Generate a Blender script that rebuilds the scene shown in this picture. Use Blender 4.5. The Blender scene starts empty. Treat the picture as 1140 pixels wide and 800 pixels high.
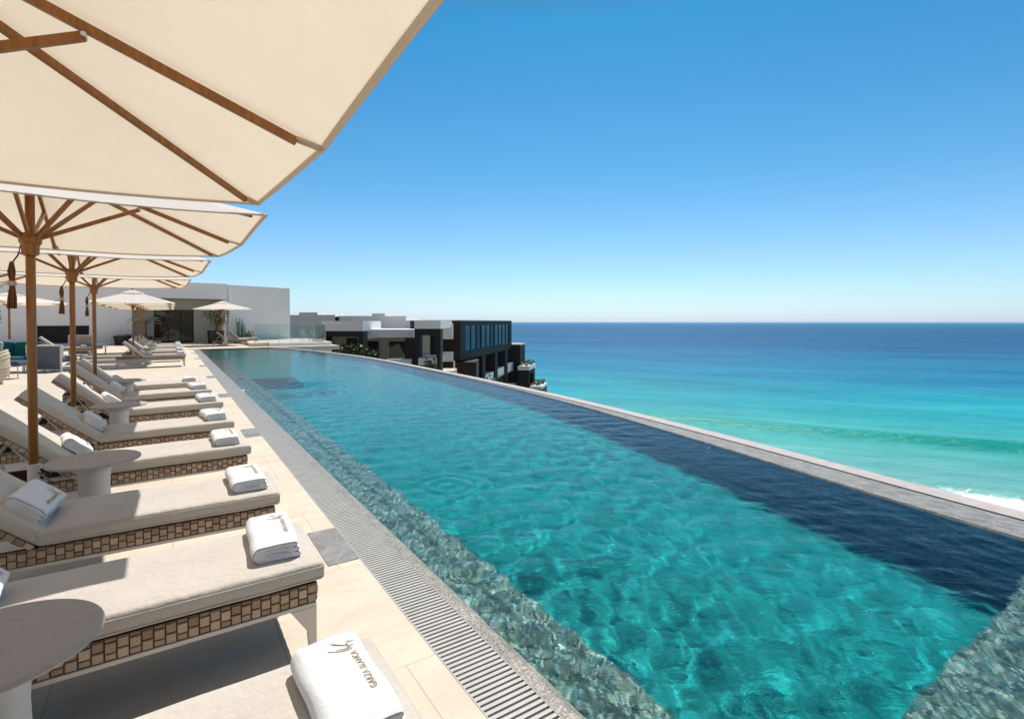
import bpy, bmesh, math, random
import numpy as np
from mathutils import Vector, Matrix, Euler
random.seed(11)
rng = np.random.default_rng(5)
sc = bpy.context.scene
C = sc.collection
R = math.radians
PI = math.pi

# ------------------------------------------------------------------ materials
def mat(name):
    m = bpy.data.materials.new(name); m.use_nodes = True
    nt = m.node_tree
    b = nt.nodes["Principled BSDF"]
    return m, nt, b
def node(nt, t, **kw):
    n = nt.nodes.new(t)
    for k, v in kw.items():
        if k.startswith("i_"):
            n.inputs[k[2:].replace("_", " ")].default_value = v
        else:
            setattr(n, k, v)
    return n
def L(nt, a, b): nt.links.new(a, b)
def coords(nt, scale=(1, 1, 1), rot=(0, 0, 0), src="Object"):
    tc = node(nt, "ShaderNodeTexCoord"); mp = node(nt, "ShaderNodeMapping")
    mp.inputs["Scale"].default_value = scale; mp.inputs["Rotation"].default_value = rot
    L(nt, tc.outputs[src], mp.inputs["Vector"])
    return mp.outputs["Vector"]
def along(nt, stretch, deg):
    """object space with the texture stretched along the compass angle deg"""
    tc = node(nt, "ShaderNodeTexCoord"); mp = node(nt, "ShaderNodeMapping", vector_type="TEXTURE")
    mp.inputs["Scale"].default_value = (stretch, 1, 1); mp.inputs["Rotation"].default_value = (0, 0, R(deg))
    L(nt, tc.outputs["Object"], mp.inputs["Vector"])
    return mp.outputs["Vector"]
def noise(nt, vec, scale, detail=4, rough=.55, dist=0):
    n = node(nt, "ShaderNodeTexNoise"); L(nt, vec, n.inputs["Vector"])
    n.inputs["Scale"].default_value = scale; n.inputs["Detail"].default_value = detail
    n.inputs["Roughness"].default_value = rough; n.inputs["Distortion"].default_value = dist
    return n
def ramp(nt, fac, stops, interp="LINEAR"):
    r = node(nt, "ShaderNodeValToRGB"); cr = r.color_ramp; cr.interpolation = interp
    while len(cr.elements) < len(stops): cr.elements.new(.5)
    for e, (p, c) in zip(cr.elements, stops):
        e.position = p; e.color = (*c, 1) if len(c) == 3 else c
    L(nt, fac, r.inputs["Fac"])
    return r.outputs["Color"]
def mix(nt, a, b, fac, mode="MIX"):
    m = node(nt, "ShaderNodeMix", data_type="RGBA", blend_type=mode)
    for sock, v in ((m.inputs[0], fac), (m.inputs[6], a), (m.inputs[7], b)):
        if hasattr(v, "is_linked") or hasattr(v, "node"): L(nt, v, sock)
        elif isinstance(v, (int, float)): sock.default_value = v
        else: sock.default_value = (*v, 1)
    return m.outputs[2]
def bump(nt, b, h, strength=.3, dist=.01, normal=None):
    n = node(nt, "ShaderNodeBump"); n.inputs["Strength"].default_value = strength
    n.inputs["Distance"].default_value = dist
    L(nt, h, n.inputs["Height"])
    if normal is not None: L(nt, normal, n.inputs["Normal"])
    if b is not None: L(nt, n.outputs["Normal"], b.inputs["Normal"])
    return n.outputs["Normal"]
def simple(name, col, rough=.6, var=.12, scale=6, bumps=.15, bscale=60, bdist=.003, metal=0, spec=.4):
    m, nt, b = mat(name)
    v = coords(nt)
    n = noise(nt, v, scale)
    lo = tuple(max(0, c * (1 - var)) for c in col); hi = tuple(min(1, c * (1 + var)) for c in col)
    L(nt, ramp(nt, n.outputs["Fac"], [(.3, lo), (.7, hi)]), b.inputs["Base Color"])
    b.inputs["Roughness"].default_value = rough; b.inputs["Metallic"].default_value = metal
    b.inputs["Specular IOR Level"].default_value = spec
    if bumps:
        n2 = noise(nt, v, bscale, 5)
        bump(nt, b, n2.outputs["Fac"], bumps, bdist)
    return m

M = {}
def make_limestone():
    m, nt, b = mat("limestone")
    v = coords(nt)
    n1 = noise(nt, coords(nt, (1.0, 2.4, 1)), 1.6, 6, .6, .4)
    n2 = noise(nt, coords(nt, (1, 3.0, 1)), 9, 6, .65, .6)
    n3 = noise(nt, v, 60, 3)
    c = ramp(nt, n1.outputs["Fac"], [(.3, (.60, .505, .40)), (.5, (.68, .59, .475)), (.7, (.72, .635, .53))])
    c = mix(nt, c, (.62, .48, .35), ramp(nt, n2.outputs["Fac"], [(.52, (0, 0, 0)), (.70, (.6, .6, .6))]))
    c = mix(nt, c, (.36, .29, .22), ramp(nt, n3.outputs["Fac"], [(.66, (0, 0, 0)), (.74, (.75, .75, .75))]))
    br = node(nt, "ShaderNodeTexBrick", offset=.5)
    L(nt, coords(nt, (1, 1, 1)), br.inputs["Vector"])
    br.inputs["Color1"].default_value = (1, 1, 1, 1); br.inputs["Color2"].default_value = (.94, .94, .93, 1)
    br.inputs["Mortar"].default_value = (.74, .70, .64, 1)
    br.inputs["Scale"].default_value = 1; br.inputs["Mortar Size"].default_value = .0035
    br.inputs["Mortar Smooth"].default_value = .1
    br.inputs["Brick Width"].default_value = .9; br.inputs["Row Height"].default_value = 1.123
    c = mix(nt, c, br.outputs["Color"], 1, "MULTIPLY")
    L(nt, c, b.inputs["Base Color"])
    b.inputs["Roughness"].default_value = .62; b.inputs["Specular IOR Level"].default_value = .3
    bump(nt, b, n3.outputs["Fac"], .12, .003)
    return m
M["limestone"] = make_limestone()

def make_greystone():
    m, nt, b = mat("grey_marble")
    v = coords(nt)
    n1 = noise(nt, v, 5, 8, .7, 1.2); n2 = noise(nt, v, 16, 8, .7, 2.0)
    c = ramp(nt, n1.outputs["Fac"], [(.3, (.15, .14, .13)), (.55, (.25, .24, .225)), (.75, (.38, .365, .345))])
    c = mix(nt, c, (.55, .55, .55), ramp(nt, n2.outputs["Fac"], [(.56, (0, 0, 0)), (.68, (.8, .8, .8))]))
    L(nt, c, b.inputs["Base Color"]); b.inputs["Roughness"].default_value = .5
    return m
M["grey_marble"] = make_greystone()

def make_mosaic(name, cols, tile=.024, mort=(.2, .2, .19), rough=.45, big=None, spec=.08):
    m, nt, b = mat(name)
    v = coords(nt)
    vo = node(nt, "ShaderNodeTexVoronoi", feature="F1", distance="CHEBYCHEV")
    vo.inputs["Randomness"].default_value = .12
    L(nt, v, vo.inputs["Vector"]); vo.inputs["Scale"].default_value = 1 / tile
    bw = node(nt, "ShaderNodeSeparateColor"); L(nt, vo.outputs["Color"], bw.inputs[0])
    st = [((i + .0) / len(cols), c) for i, c in enumerate(cols)]
    c = ramp(nt, bw.outputs[0], st, "CONSTANT")
    edge = ramp(nt, vo.outputs["Distance"], [(.40, (0, 0, 0)), (.46, (1, 1, 1))])
    c = mix(nt, c, mort, edge)
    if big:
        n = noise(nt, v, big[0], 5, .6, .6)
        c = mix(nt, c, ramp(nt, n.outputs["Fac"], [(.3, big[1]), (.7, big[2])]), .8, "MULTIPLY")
    L(nt, c, b.inputs["Base Color"]); b.inputs["Roughness"].default_value = rough
    b.inputs["Specular IOR Level"].default_value = spec
    return m
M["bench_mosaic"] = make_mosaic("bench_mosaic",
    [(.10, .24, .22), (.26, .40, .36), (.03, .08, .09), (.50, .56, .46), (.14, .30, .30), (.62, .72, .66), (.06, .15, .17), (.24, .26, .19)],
    .018, (.08, .12, .12), .4, (12, (.25, .34, .34), (1.7, 1.7, 1.65)))  # mosaic tiles, their contrast raised to carry the water's glints in the colour
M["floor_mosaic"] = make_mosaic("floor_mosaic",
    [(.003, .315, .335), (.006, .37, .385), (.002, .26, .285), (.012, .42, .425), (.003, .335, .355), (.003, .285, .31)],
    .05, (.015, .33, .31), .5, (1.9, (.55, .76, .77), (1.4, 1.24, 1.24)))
M["wall_mosaic"] = make_mosaic("wall_mosaic",
    [(.002, .085, .19), (.003, .11, .24), (.001, .065, .16), (.005, .14, .28)], .03, (.01, .08, .12), .5)
def make_pebble():
    m, nt, b = mat("washed_pebble")
    v = coords(nt)
    vo = node(nt, "ShaderNodeTexVoronoi"); L(nt, v, vo.inputs["Vector"]); vo.inputs["Scale"].default_value = 130
    sp = node(nt, "ShaderNodeSeparateColor"); L(nt, vo.outputs["Color"], sp.inputs[0])
    c = ramp(nt, sp.outputs[0], [(0, (.20, .18, .14)), (.25, (.42, .35, .26)), (.5, (.30, .29, .26)), (.7, (.55, .5, .42)), (.85, (.24, .21, .17))], "CONSTANT")
    n = noise(nt, v, 5, 4)
    c = mix(nt, c, ramp(nt, n.outputs["Fac"], [(.35, (.7, .72, .72)), (.65, (1.0, 1.0, 1.0))]), 1, "MULTIPLY")
    L(nt, c, b.inputs["Base Color"]); b.inputs["Roughness"].default_value = .35
    bump(nt, b, vo.outputs["Distance"], .4, .004)
    return m
M["pebble"] = make_pebble()
M["lip_stone"] = simple("lip_stone", (.50, .44, .405), .5, .12, 9, .25, 180, .004)
M["lip_wet"] = simple("lip_wet_stone", (.21, .205, .195), .5, .45, 120, .5, 160, .005, spec=.3)
nt_ = M["lip_wet"].node_tree; b_ = nt_.nodes["Principled BSDF"]; src_ = b_.inputs["Base Color"].links[0].from_socket
wet_ = noise(nt_, coords(nt_, (3, 1, 1)), 7, 5, .7, .6)
L(nt_, mix(nt_, src_, ramp(nt_, wet_.outputs["Fac"], [(.38, (.80, .82, .85)), (.60, (1.5, 1.5, 1.48))]), 1, "MULTIPLY"), b_.inputs["Base Color"])
M["grille"] = simple("grille_plastic", (.46, .45, .42), .45, .08, 8, .1, 200, .001)
M["dark"] = simple("dark_channel", (.012, .012, .013), .9, .1, 8, 0)

def make_fabric(name, col, trans=.35, weave=600, rough=.9):
    m, nt, b = mat(name)
    nt.nodes.remove(b)
    out = nt.nodes["Material Output"]
    v = coords(nt)
    n = noise(nt, v, 3, 5); n2 = noise(nt, coords(nt, (1, 12, 1)), 7, 4)
    lo = tuple(c * .95 for c in col)
    c = ramp(nt, n.outputs["Fac"], [(.3, lo), (.7, col)])
    d = node(nt, "ShaderNodeBsdfDiffuse"); t = node(nt, "ShaderNodeBsdfTranslucent")
    L(nt, c, d.inputs["Color"])
    tc = mix(nt, c, (1.0, .82, .63), 1, "MULTIPLY"); L(nt, tc, t.inputs["Color"])
    w = node(nt, "ShaderNodeTexWave", wave_type="BANDS", bands_direction="X"); L(nt, v, w.inputs["Vector"]); w.inputs["Scale"].default_value = weave / 6
    a = node(nt, "ShaderNodeMath", operation="ADD"); L(nt, n2.outputs["Fac"], a.inputs[0])
    s = node(nt, "ShaderNodeMath", operation="MULTIPLY"); L(nt, w.outputs["Fac"], s.inputs[0]); s.inputs[1].default_value = .08
    L(nt, s.outputs[0], a.inputs[1])
    nb = bump(nt, None, a.outputs[0], .22, .014)
    L(nt, nb, d.inputs["Normal"])
    mx = node(nt, "ShaderNodeMixShader"); mx.inputs[0].default_value = trans
    L(nt, d.outputs[0], mx.inputs[1]); L(nt, t.outputs[0], mx.inputs[2]); L(nt, mx.outputs[0], out.inputs["Surface"])
    return m
M["canopy"] = make_fabric("canopy_fabric", (.93, .905, .87), .36)
M["hem"] = make_fabric("hem_fabric", (.62, .53, .43), .12)

def make_cushion(name, col, var=.05, scale=500):
    m, nt, b = mat(name)
    v = coords(nt)
    n = noise(nt, v, 2.5, 4); n2 = noise(nt, v, scale, 2); n3 = noise(nt, v, 9, 4)
    c = ramp(nt, n.outputs["Fac"], [(.3, tuple(x * (1 - var) for x in col)), (.7, tuple(x * (1 + var) for x in col))])
    c = mix(nt, c, ramp(nt, n2.outputs["Fac"], [(.3, (.84, .84, .84)), (.7, (1.1, 1.1, 1.1))]), 1, "MULTIPLY")
    L(nt, c, b.inputs["Base Color"]); b.inputs["Roughness"].default_value = .92
    b.inputs["Specular IOR Level"].default_value = .15
    b.inputs["Sheen Weight"].default_value = .15
    nb = bump(nt, None, n3.outputs["Fac"], .55, .035)
    bump(nt, b, n2.outputs["Fac"], .25, .0015, nb)
    return m
M["cushion"] = make_cushion("sling_cushion_fabric", (.55, .50, .44))
M["teal"] = make_cushion("teal_fabric", (.012, .12, .125))
M["navy"] = make_cushion("navy_fabric", (.05, .08, .14))
M["slate"] = make_cushion("slate_mesh_fabric", (.13, .135, .17))
M["taupe_fabric"] = make_cushion("taupe_fabric", (.33, .31, .28))
def make_towel():
    m, nt, b = mat("terry_towel")
    v = coords(nt)
    n = noise(nt, v, 420, 3, .7); n2 = noise(nt, v, 60, 5, .6)
    L(nt, ramp(nt, n.outputs["Fac"], [(.3, (.74, .74, .75)), (.65, (.86, .86, .86))]), b.inputs["Base Color"])
    b.inputs["Roughness"].default_value = 1; b.inputs["Specular IOR Level"].default_value = .05
    b.inputs["Sheen Weight"].default_value = .3
    nb = bump(nt, None, n2.outputs["Fac"], .35, .012)
    bump(nt, b, n.outputs["Fac"], .7, .004, nb)
    return m
M["towel"] = make_towel()
M["thread"] = simple("embroidery_thread", (.42, .33, .20), .7, .25, 300, 0)
def make_pattern():
    m, nt, b = mat("patterned_fabric")
    v = coords(nt)
    w = node(nt, "ShaderNodeTexVoronoi"); L(nt, v, w.inputs["Vector"]); w.inputs["Scale"].default_value = 9
    L(nt, ramp(nt, w.outputs["Distance"], [(.2, (.1, .27, .3)), (.4, (.6, .66, .62)), (.6, (.2, .36, .38))]), b.inputs["Base Color"])
    b.inputs["Roughness"].default_value = .9
    return m
M["pattern"] = make_pattern()

def make_wood(name, col, axis=2):
    m, nt, b = mat(name)
    s = [14, 14, 14]; s[axis] = 1.2
    v = coords(nt, tuple(s))
    n = noise(nt, v, 4, 6, .6, .8); n2 = noise(nt, coords(nt, tuple(x * 5 for x in s)), 3, 3)
    c = ramp(nt, n.outputs["Fac"], [(.3, tuple(x * .68 for x in col)), (.7, tuple(min(1, x * 1.25) for x in col))])
    L(nt, c, b.inputs["Base Color"]); b.inputs["Roughness"].default_value = .38
    b.inputs["Specular IOR Level"].default_value = .45
    bump(nt, b, n2.outputs["Fac"], .15, .002)
    return m
M["wood"] = make_wood("varnished_wood", (.27, .105, .019))
M["rope"] = simple("brown_rope", (.16, .055, .02), .8, .3, 60, .4, 200, .003)
M["strap"] = simple("tan_strap", (.45, .37, .27), .8, .15, 30, .2)
M["metal_white"] = simple("powder_coat_cream", (.62, .585, .53), .4, .04, 5, .05, 300, .001)
M["steel"] = simple("steel", (.55, .55, .54), .3, .05, 5, .05, metal=1)
M["table_top"] = simple("taupe_tabletop", (.385, .34, .30), .55, .07, 30, .2, 300, .001)
M["table_base"] = simple("white_concrete_pedestal", (.62, .61, .58), .5, .05, 5, .1, 120, .001)
def make_weave():
    m, nt, b = mat("woven_strap")
    at = node(nt, "ShaderNodeAttribute", attribute_name="shade")
    v = coords(nt, (1, 1, 1)); n = noise(nt, v, 120, 3); n2 = noise(nt, coords(nt, (1, 1, 14)), 70, 2)
    c = ramp(nt, at.outputs["Fac"], [(0, (.17, .095, .055)), (.45, (.33, .22, .145)), (.8, (.47, .35, .24)), (1, (.58, .46, .34))])
    c = mix(nt, c, ramp(nt, n2.outputs["Fac"], [(.3, (.72, .72, .72)), (.7, (1.15, 1.15, 1.15))]), 1, "MULTIPLY")
    L(nt, c, b.inputs["Base Color"]); b.inputs["Roughness"].default_value = .5
    bump(nt, b, n.outputs["Fac"], .3, .002)
    return m
M["weave"] = make_weave()
M["weave_dark"] = simple("woven_backing", (.035, .02, .012), .8, .3, 80, .3)
M["wicker"] = simple("pale_wicker", (.58, .50, .37), .7, .25, 70, .6, 90, .01)
def make_stucco(name, col):
    return simple(name, col, .85, .03, 1.3, .12, 90, .003, spec=.2)
M["white_wall"] = make_stucco("white_stucco", (.88, .88, .89))
M["cream_wall"] = make_stucco("cream_stucco", (.56, .54, .50))
M["grey_wall"] = make_stucco("grey_stucco", (.42, .41, .39))
M["roof_white"] = make_stucco("white_render", (.90, .90, .89))
M["clad"] = simple("charcoal_cladding", (.022, .024, .027), .75, .15, 4, .1, 30)
M["clad_brown"] = simple("dark_brown_cladding", (.028, .016, .012), .5, .15, 4, .1, 30)
M["black"] = simple("black_planter", (.012, .012, .014), .4, .2, 5, .1)
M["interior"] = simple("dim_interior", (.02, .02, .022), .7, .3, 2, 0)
def make_glass(name, tint, rough=.02, trans=.75):
    m, nt, b = mat(name); nt.nodes.remove(b); out = nt.nodes["Material Output"]
    t = node(nt, "ShaderNodeBsdfTransparent"); t.inputs[0].default_value = (*tint, 1)
    g = node(nt, "ShaderNodeBsdfGlossy"); g.inputs["Roughness"].default_value = rough
    f = node(nt, "ShaderNodeFresnel"); f.inputs[0].default_value = 1.5
    n = noise(nt, coords(nt), 1.5, 2)
    L(nt, bump(nt, None, n.outputs["Fac"], .03, .05), g.inputs["Normal"])
    a = node(nt, "ShaderNodeMath", operation="MULTIPLY_ADD", use_clamp=True)
    L(nt, f.outputs[0], a.inputs[0]); a.inputs[1].default_value = .9; a.inputs[2].default_value = 1 - trans - .1
    mx = node(nt, "ShaderNodeMixShader"); L(nt, a.outputs[0], mx.inputs[0]); L(nt, t.outputs[0], mx.inputs[1]); L(nt, g.outputs[0], mx.inputs[2])
    L(nt, mx.outputs[0], out.inputs["Surface"])
    return m
M["rail_glass"] = make_glass("rail_glass", (.84, .95, .95), .01, .90)
M["blue_glass"] = make_glass("blue_window_glass", (.16, .42, .50), .04, .86)
M["teal_pane"] = simple("teal_reflective_glazing", (.018, .085, .105), .12, .25, .8, 0, spec=.45)
M["dark_glass"] = make_glass("dark_door_glass", (.10, .105, .11), .02, .88)
def make_leaf(name, cols):
    m, nt, b = mat(name)
    v = coords(nt); n = noise(nt, v, 7, 3)
    L(nt, ramp(nt, n.outputs["Fac"], [(.3, cols[0]), (.7, cols[1])]), b.inputs["Base Color"])
    b.inputs["Roughness"].default_value = .5
    return m
M["leaf"] = make_leaf("leaf_green", ((.025, .05, .012), (.09, .13, .035)))
M["leaf_autumn"] = make_leaf("leaf_olive_brown", ((.05, .055, .02), (.16, .15, .05)))
M["agave"] = make_leaf("leaf_blue_green", ((.10, .20, .20), (.22, .34, .30)))
M["bark"] = simple("bark", (.12, .08, .05), .9, .3, 30, .6, 60, .01)

def make_water():
    m, nt, b = mat("pool_water"); nt.nodes.remove(b); out = nt.nodes["Material Output"]
    g = node(nt, "ShaderNodeBsdfRefraction"); g.inputs["IOR"].default_value = 1.33; g.inputs["Roughness"].default_value = 0
    g.inputs["Color"].default_value = (.86, .985, .985, 1)
    gl = node(nt, "ShaderNodeBsdfGlossy"); gl.inputs["Roughness"].default_value = 0
    fr = node(nt, "ShaderNodeFresnel"); fr.inputs[0].default_value = 1.33
    fm_ = node(nt, "ShaderNodeMath", operation="MULTIPLY"); L(nt, fr.outputs[0], fm_.inputs[0]); fm_.inputs[1].default_value = 1.0
    mx = node(nt, "ShaderNodeMixShader"); L(nt, fm_.outputs[0], mx.inputs[0]); L(nt, g.outputs[0], mx.inputs[1]); L(nt, gl.outputs[0], mx.inputs[2])
    v = along(nt, 2.4, -35)
    n = noise(nt, v, 13, 5, .62, .8)
    n2 = noise(nt, coords(nt), 26, 3, .6, .3)
    pk = ramp(nt, n2.outputs["Fac"], [(.60, (0, 0, 0)), (.80, (1, 1, 1))])
    nb = bump(nt, None, pk, .8, .012)
    nb2 = bump(nt, None, n.outputs["Fac"], .28, .014)
    L(nt, nb2, g.inputs["Normal"]); L(nt, nb2, fr.inputs["Normal"])
    L(nt, bump(nt, None, n.outputs["Fac"], .34, .014, nb), gl.inputs["Normal"])
    L(nt, mx.outputs[0], out.inputs["Surface"])
    return m
M["water"] = make_water()

SHX, SHY = .85, .527          # seaward unit vector: distance off the beach is d = SHX x + SHY y
def make_sea():
    m, nt, b = mat("sea_water")
    g = node(nt, "ShaderNodeNewGeometry"); sep = node(nt, "ShaderNodeSeparateXYZ"); L(nt, g.outputs["Position"], sep.inputs[0])
    def mth(op, a, b_=None, c=None):
        n = node(nt, "ShaderNodeMath", operation=op)
        for i, v in enumerate((a, b_, c)):
            if v is None: continue
            if isinstance(v, (int, float)): n.inputs[i].default_value = v
            else: L(nt, v, n.inputs[i])
        return n.outputs[0]
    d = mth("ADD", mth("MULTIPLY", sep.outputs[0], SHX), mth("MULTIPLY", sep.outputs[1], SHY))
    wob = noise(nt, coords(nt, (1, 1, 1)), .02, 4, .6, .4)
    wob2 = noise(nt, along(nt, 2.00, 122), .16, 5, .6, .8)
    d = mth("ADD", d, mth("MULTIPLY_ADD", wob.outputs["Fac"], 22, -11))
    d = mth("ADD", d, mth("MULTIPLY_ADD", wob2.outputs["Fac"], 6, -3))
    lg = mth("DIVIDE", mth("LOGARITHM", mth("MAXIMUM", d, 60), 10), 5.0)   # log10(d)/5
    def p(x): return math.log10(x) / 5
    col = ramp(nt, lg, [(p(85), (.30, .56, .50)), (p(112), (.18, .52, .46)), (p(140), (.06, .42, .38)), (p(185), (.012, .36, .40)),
                        (p(290), (.003, .20, .34)), (p(600), (.002, .092, .225)), (p(1800), (.003, .082, .20)), (p(4000), (.012, .11, .235)), (p(9000), (.05, .19, .32)), (p(30000), (.22, .42, .54))])  # farthest stops pale towards the horizon: air haze put into the water colour
    # wind patches and wave streaks, the waves' shading put into the colour
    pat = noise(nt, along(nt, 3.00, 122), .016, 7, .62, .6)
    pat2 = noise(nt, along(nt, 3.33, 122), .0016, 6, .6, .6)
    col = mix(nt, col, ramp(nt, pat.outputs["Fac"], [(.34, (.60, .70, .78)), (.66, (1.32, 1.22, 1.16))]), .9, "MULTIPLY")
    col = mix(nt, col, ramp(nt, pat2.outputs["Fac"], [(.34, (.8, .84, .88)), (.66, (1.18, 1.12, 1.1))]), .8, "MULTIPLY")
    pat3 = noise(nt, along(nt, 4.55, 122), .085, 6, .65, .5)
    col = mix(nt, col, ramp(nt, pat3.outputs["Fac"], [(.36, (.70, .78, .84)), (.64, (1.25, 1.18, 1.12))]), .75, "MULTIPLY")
    # foam at the shoreline
    fo = noise(nt, coords(nt, (1, 1, 1)), .7, 8, .7, 1.0)
    near = mth("MULTIPLY", mth("SUBTRACT", 109, d), .10)
    fm = mth("ADD", mth("MULTIPLY", fo.outputs["Fac"], 1.6), mth("SUBTRACT", near, 1.0))
    fm = ramp(nt, fm, [(.38, (0, 0, 0)), (.66, (.95, .95, .95))])
    mr = node(nt, "ShaderNodeMapRange"); L(nt, d, mr.inputs[0]); mr.inputs[1].default_value = 84; mr.inputs[2].default_value = 97
    fm = mth("MULTIPLY", fm, mr.outputs[0])
    col = mix(nt, col, (.8, .84, .84), fm)
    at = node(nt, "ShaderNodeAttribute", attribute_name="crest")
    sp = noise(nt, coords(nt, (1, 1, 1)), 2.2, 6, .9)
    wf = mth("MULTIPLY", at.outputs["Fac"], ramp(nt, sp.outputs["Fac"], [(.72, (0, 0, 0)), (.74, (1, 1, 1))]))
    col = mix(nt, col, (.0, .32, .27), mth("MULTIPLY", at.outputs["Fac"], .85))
    col = mix(nt, col, (.8, .9, .88), mth("MULTIPLY", wf, 0.0))
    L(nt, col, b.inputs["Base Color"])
    b.inputs["Roughness"].default_value = .38; b.inputs["IOR"].default_value = 1.33
    b.inputs["Specular IOR Level"].default_value = .22
    w1 = noise(nt, along(nt, 2.22, 122), .35, 6, .6, .3)
    w2 = noise(nt, along(nt, 3.33, 122), .045, 5, .6, .3)
    nb = bump(nt, None, w2.outputs["Fac"], .5, 4)
    w3 = noise(nt, along(nt, 2.00, 122), 1.3, 4, .6, .3)
    nb = bump(nt, None, w3.outputs["Fac"], .5, .15, nb)
    bump(nt, b, w1.outputs["Fac"], 1.0, .8, nb)
    return m
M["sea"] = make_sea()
M["sand"] = simple("beach_sand", (.42, .36, .27), .9, .15, 2, .2, 30)
M["hill"] = simple("dry_hillside", (.14, .12, .075), .95, .35, .25, .5, 4, .1)

# ------------------------------------------------------------------ mesh helpers
class MB:
    def __init__(s): s.v = []; s.f = []; s.a = []
    def add(s, vs, fs, shade=None):
        k = len(s.v); s.v += [tuple(p) for p in vs]
        for f in fs:
            s.f.append(tuple(i + k for i in f)); s.a.append(0.5 if shade is None else shade)
        return s
    def box(s, x0, x1, y0, y1, z0, z1, shade=None, mtx=None):
        vs = [(x0, y0, z0), (x1, y0, z0), (x1, y1, z0), (x0, y1, z0), (x0, y0, z1), (x1, y0, z1), (x1, y1, z1), (x0, y1, z1)]
        if mtx: vs = [mtx @ Vector(p) for p in vs]
        return s.add(vs, [(0, 3, 2, 1), (4, 5, 6, 7), (0, 1, 5, 4), (1, 2, 6, 5), (2, 3, 7, 6), (3, 0, 4, 7)], shade)
    def tube(s, pts, r, n=10, cap=True, radii=None):
        pts = [Vector(p) for p in pts]; rings = []
        up = Vector((0, 0, 1))
        for i, p in enumerate(pts):
            t = (pts[min(i + 1, len(pts) - 1)] - pts[max(i - 1, 0)]).normalized()
            a = t.cross(up if abs(t.z) < .95 else Vector((1, 0, 0))).normalized(); b = t.cross(a)
            rr = radii[i] if radii else r
            rings.append([p + (a * math.cos(q) + b * math.sin(q)) * rr for q in [2 * PI * k / n for k in range(n)]])
        vs = [q for ring in rings for q in ring]; fs = []
        for i in range(len(pts) - 1):
            for k in range(n):
                fs.append((i * n + k, i * n + (k + 1) % n, (i + 1) * n + (k + 1) % n, (i + 1) * n + k))
        if cap:
            fs.append(tuple(range(n))[::-1]); fs.append(tuple((len(pts) - 1) * n + k for k in range(n)))
        return s.add(vs, fs)
    def lathe(s, prof, n=40, c=(0, 0)):
        vs = []; fs = []
        for r, z in prof:
            vs += [(c[0] + r * math.cos(2 * PI * k / n), c[1] + r * math.sin(2 * PI * k / n), z) for k in range(n)]
        for i in range(len(prof) - 1):
            for k in range(n):
                fs.append((i * n + k, i * n + (k + 1) % n, (i + 1) * n + (k + 1) % n, (i + 1) * n + k))
        fs.append(tuple(range(n))[::-1]); fs.append(tuple((len(prof) - 1) * n + k for k in range(n)))
        return s.add(vs, fs)
    def bar(s, a, b, w, h):
        """rectangular bar from a to b: w sideways, h up"""
        a = Vector(a); b = Vector(b); t = (b - a).normalized()
        side = t.cross(Vector((0, 0, 1)))
        side = side.normalized() if side.length > 1e-4 else Vector((1, 0, 0))
        up = side.cross(t)
        vs = []
        for p in (a, b):
            for (i, j) in ((-1, -1), (1, -1), (1, 1), (-1, 1)):
                vs.append(p + side * w / 2 * i + up * h / 2 * j)
        return s.add(vs, [(3, 2, 1, 0), (4, 5, 6, 7), (0, 1, 5, 4), (1, 2, 6, 5), (2, 3, 7, 6), (3, 0, 4, 7)])
    def build(s, name, m, parent=None, smooth=False, bevel=0, loc=None, rot=None, attr=False):
        me = bpy.data.meshes.new(name)
        me.from_pydata(s.v, [], s.f); me.materials.append(m)
        if attr:
            a = me.attributes.new("shade", "FLOAT", "FACE"); a.data.foreach_set("value", s.a)
        if smooth: me.polygons.foreach_set("use_smooth", [True] * len(me.polygons))
        me.update()
        o = bpy.data.objects.new(name, me); C.objects.link(o)
        if parent: o.parent = parent
        if loc: o.location = loc
        if rot: o.rotation_euler = rot
        if bevel:
            b = o.modifiers.new("bevel", "BEVEL"); b.width = bevel; b.segments = 2; b.limit_method = "ANGLE"
        return o
def np_mesh(name, V, F, m, parent=None, smooth=True):
    me = bpy.data.meshes.new(name); me.from_pydata(V.tolist() if hasattr(V, "tolist") else V, [], F.tolist() if hasattr(F, "tolist") else F)
    me.materials.append(m)
    if smooth: me.polygons.foreach_set("use_smooth", [True] * len(me.polygons))
    me.update(); o = bpy.data.objects.new(name, me); C.objects.link(o); o.parent = parent
    return o
def tag(o, label, cat, group=None):
    o["label"] = label; o["category"] = cat
    if group: o["group"] = group
    return o
def struct(o): o["kind"] = "structure"; return o
def thing(name, label, cat, loc=(0, 0, 0), rotz=0, group=None):
    o = bpy.data.objects.new(name, None); C.objects.link(o); o.empty_display_size = .2
    o.location = loc; o.rotation_euler = (0, 0, rotz); return tag(o, label, cat, group)
KIDS = {}
def copy_tree(o, parent=None):
    c = o.copy(); C.objects.link(c); c.parent = parent
    for ch in list(o.children): copy_tree(ch, c)
    return c
def grid_faces(nu, nv):
    return [(j * nu + i, j * nu + i + 1, (j + 1) * nu + i + 1, (j + 1) * nu + i) for j in range(nv - 1) for i in range(nu - 1)]

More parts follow.
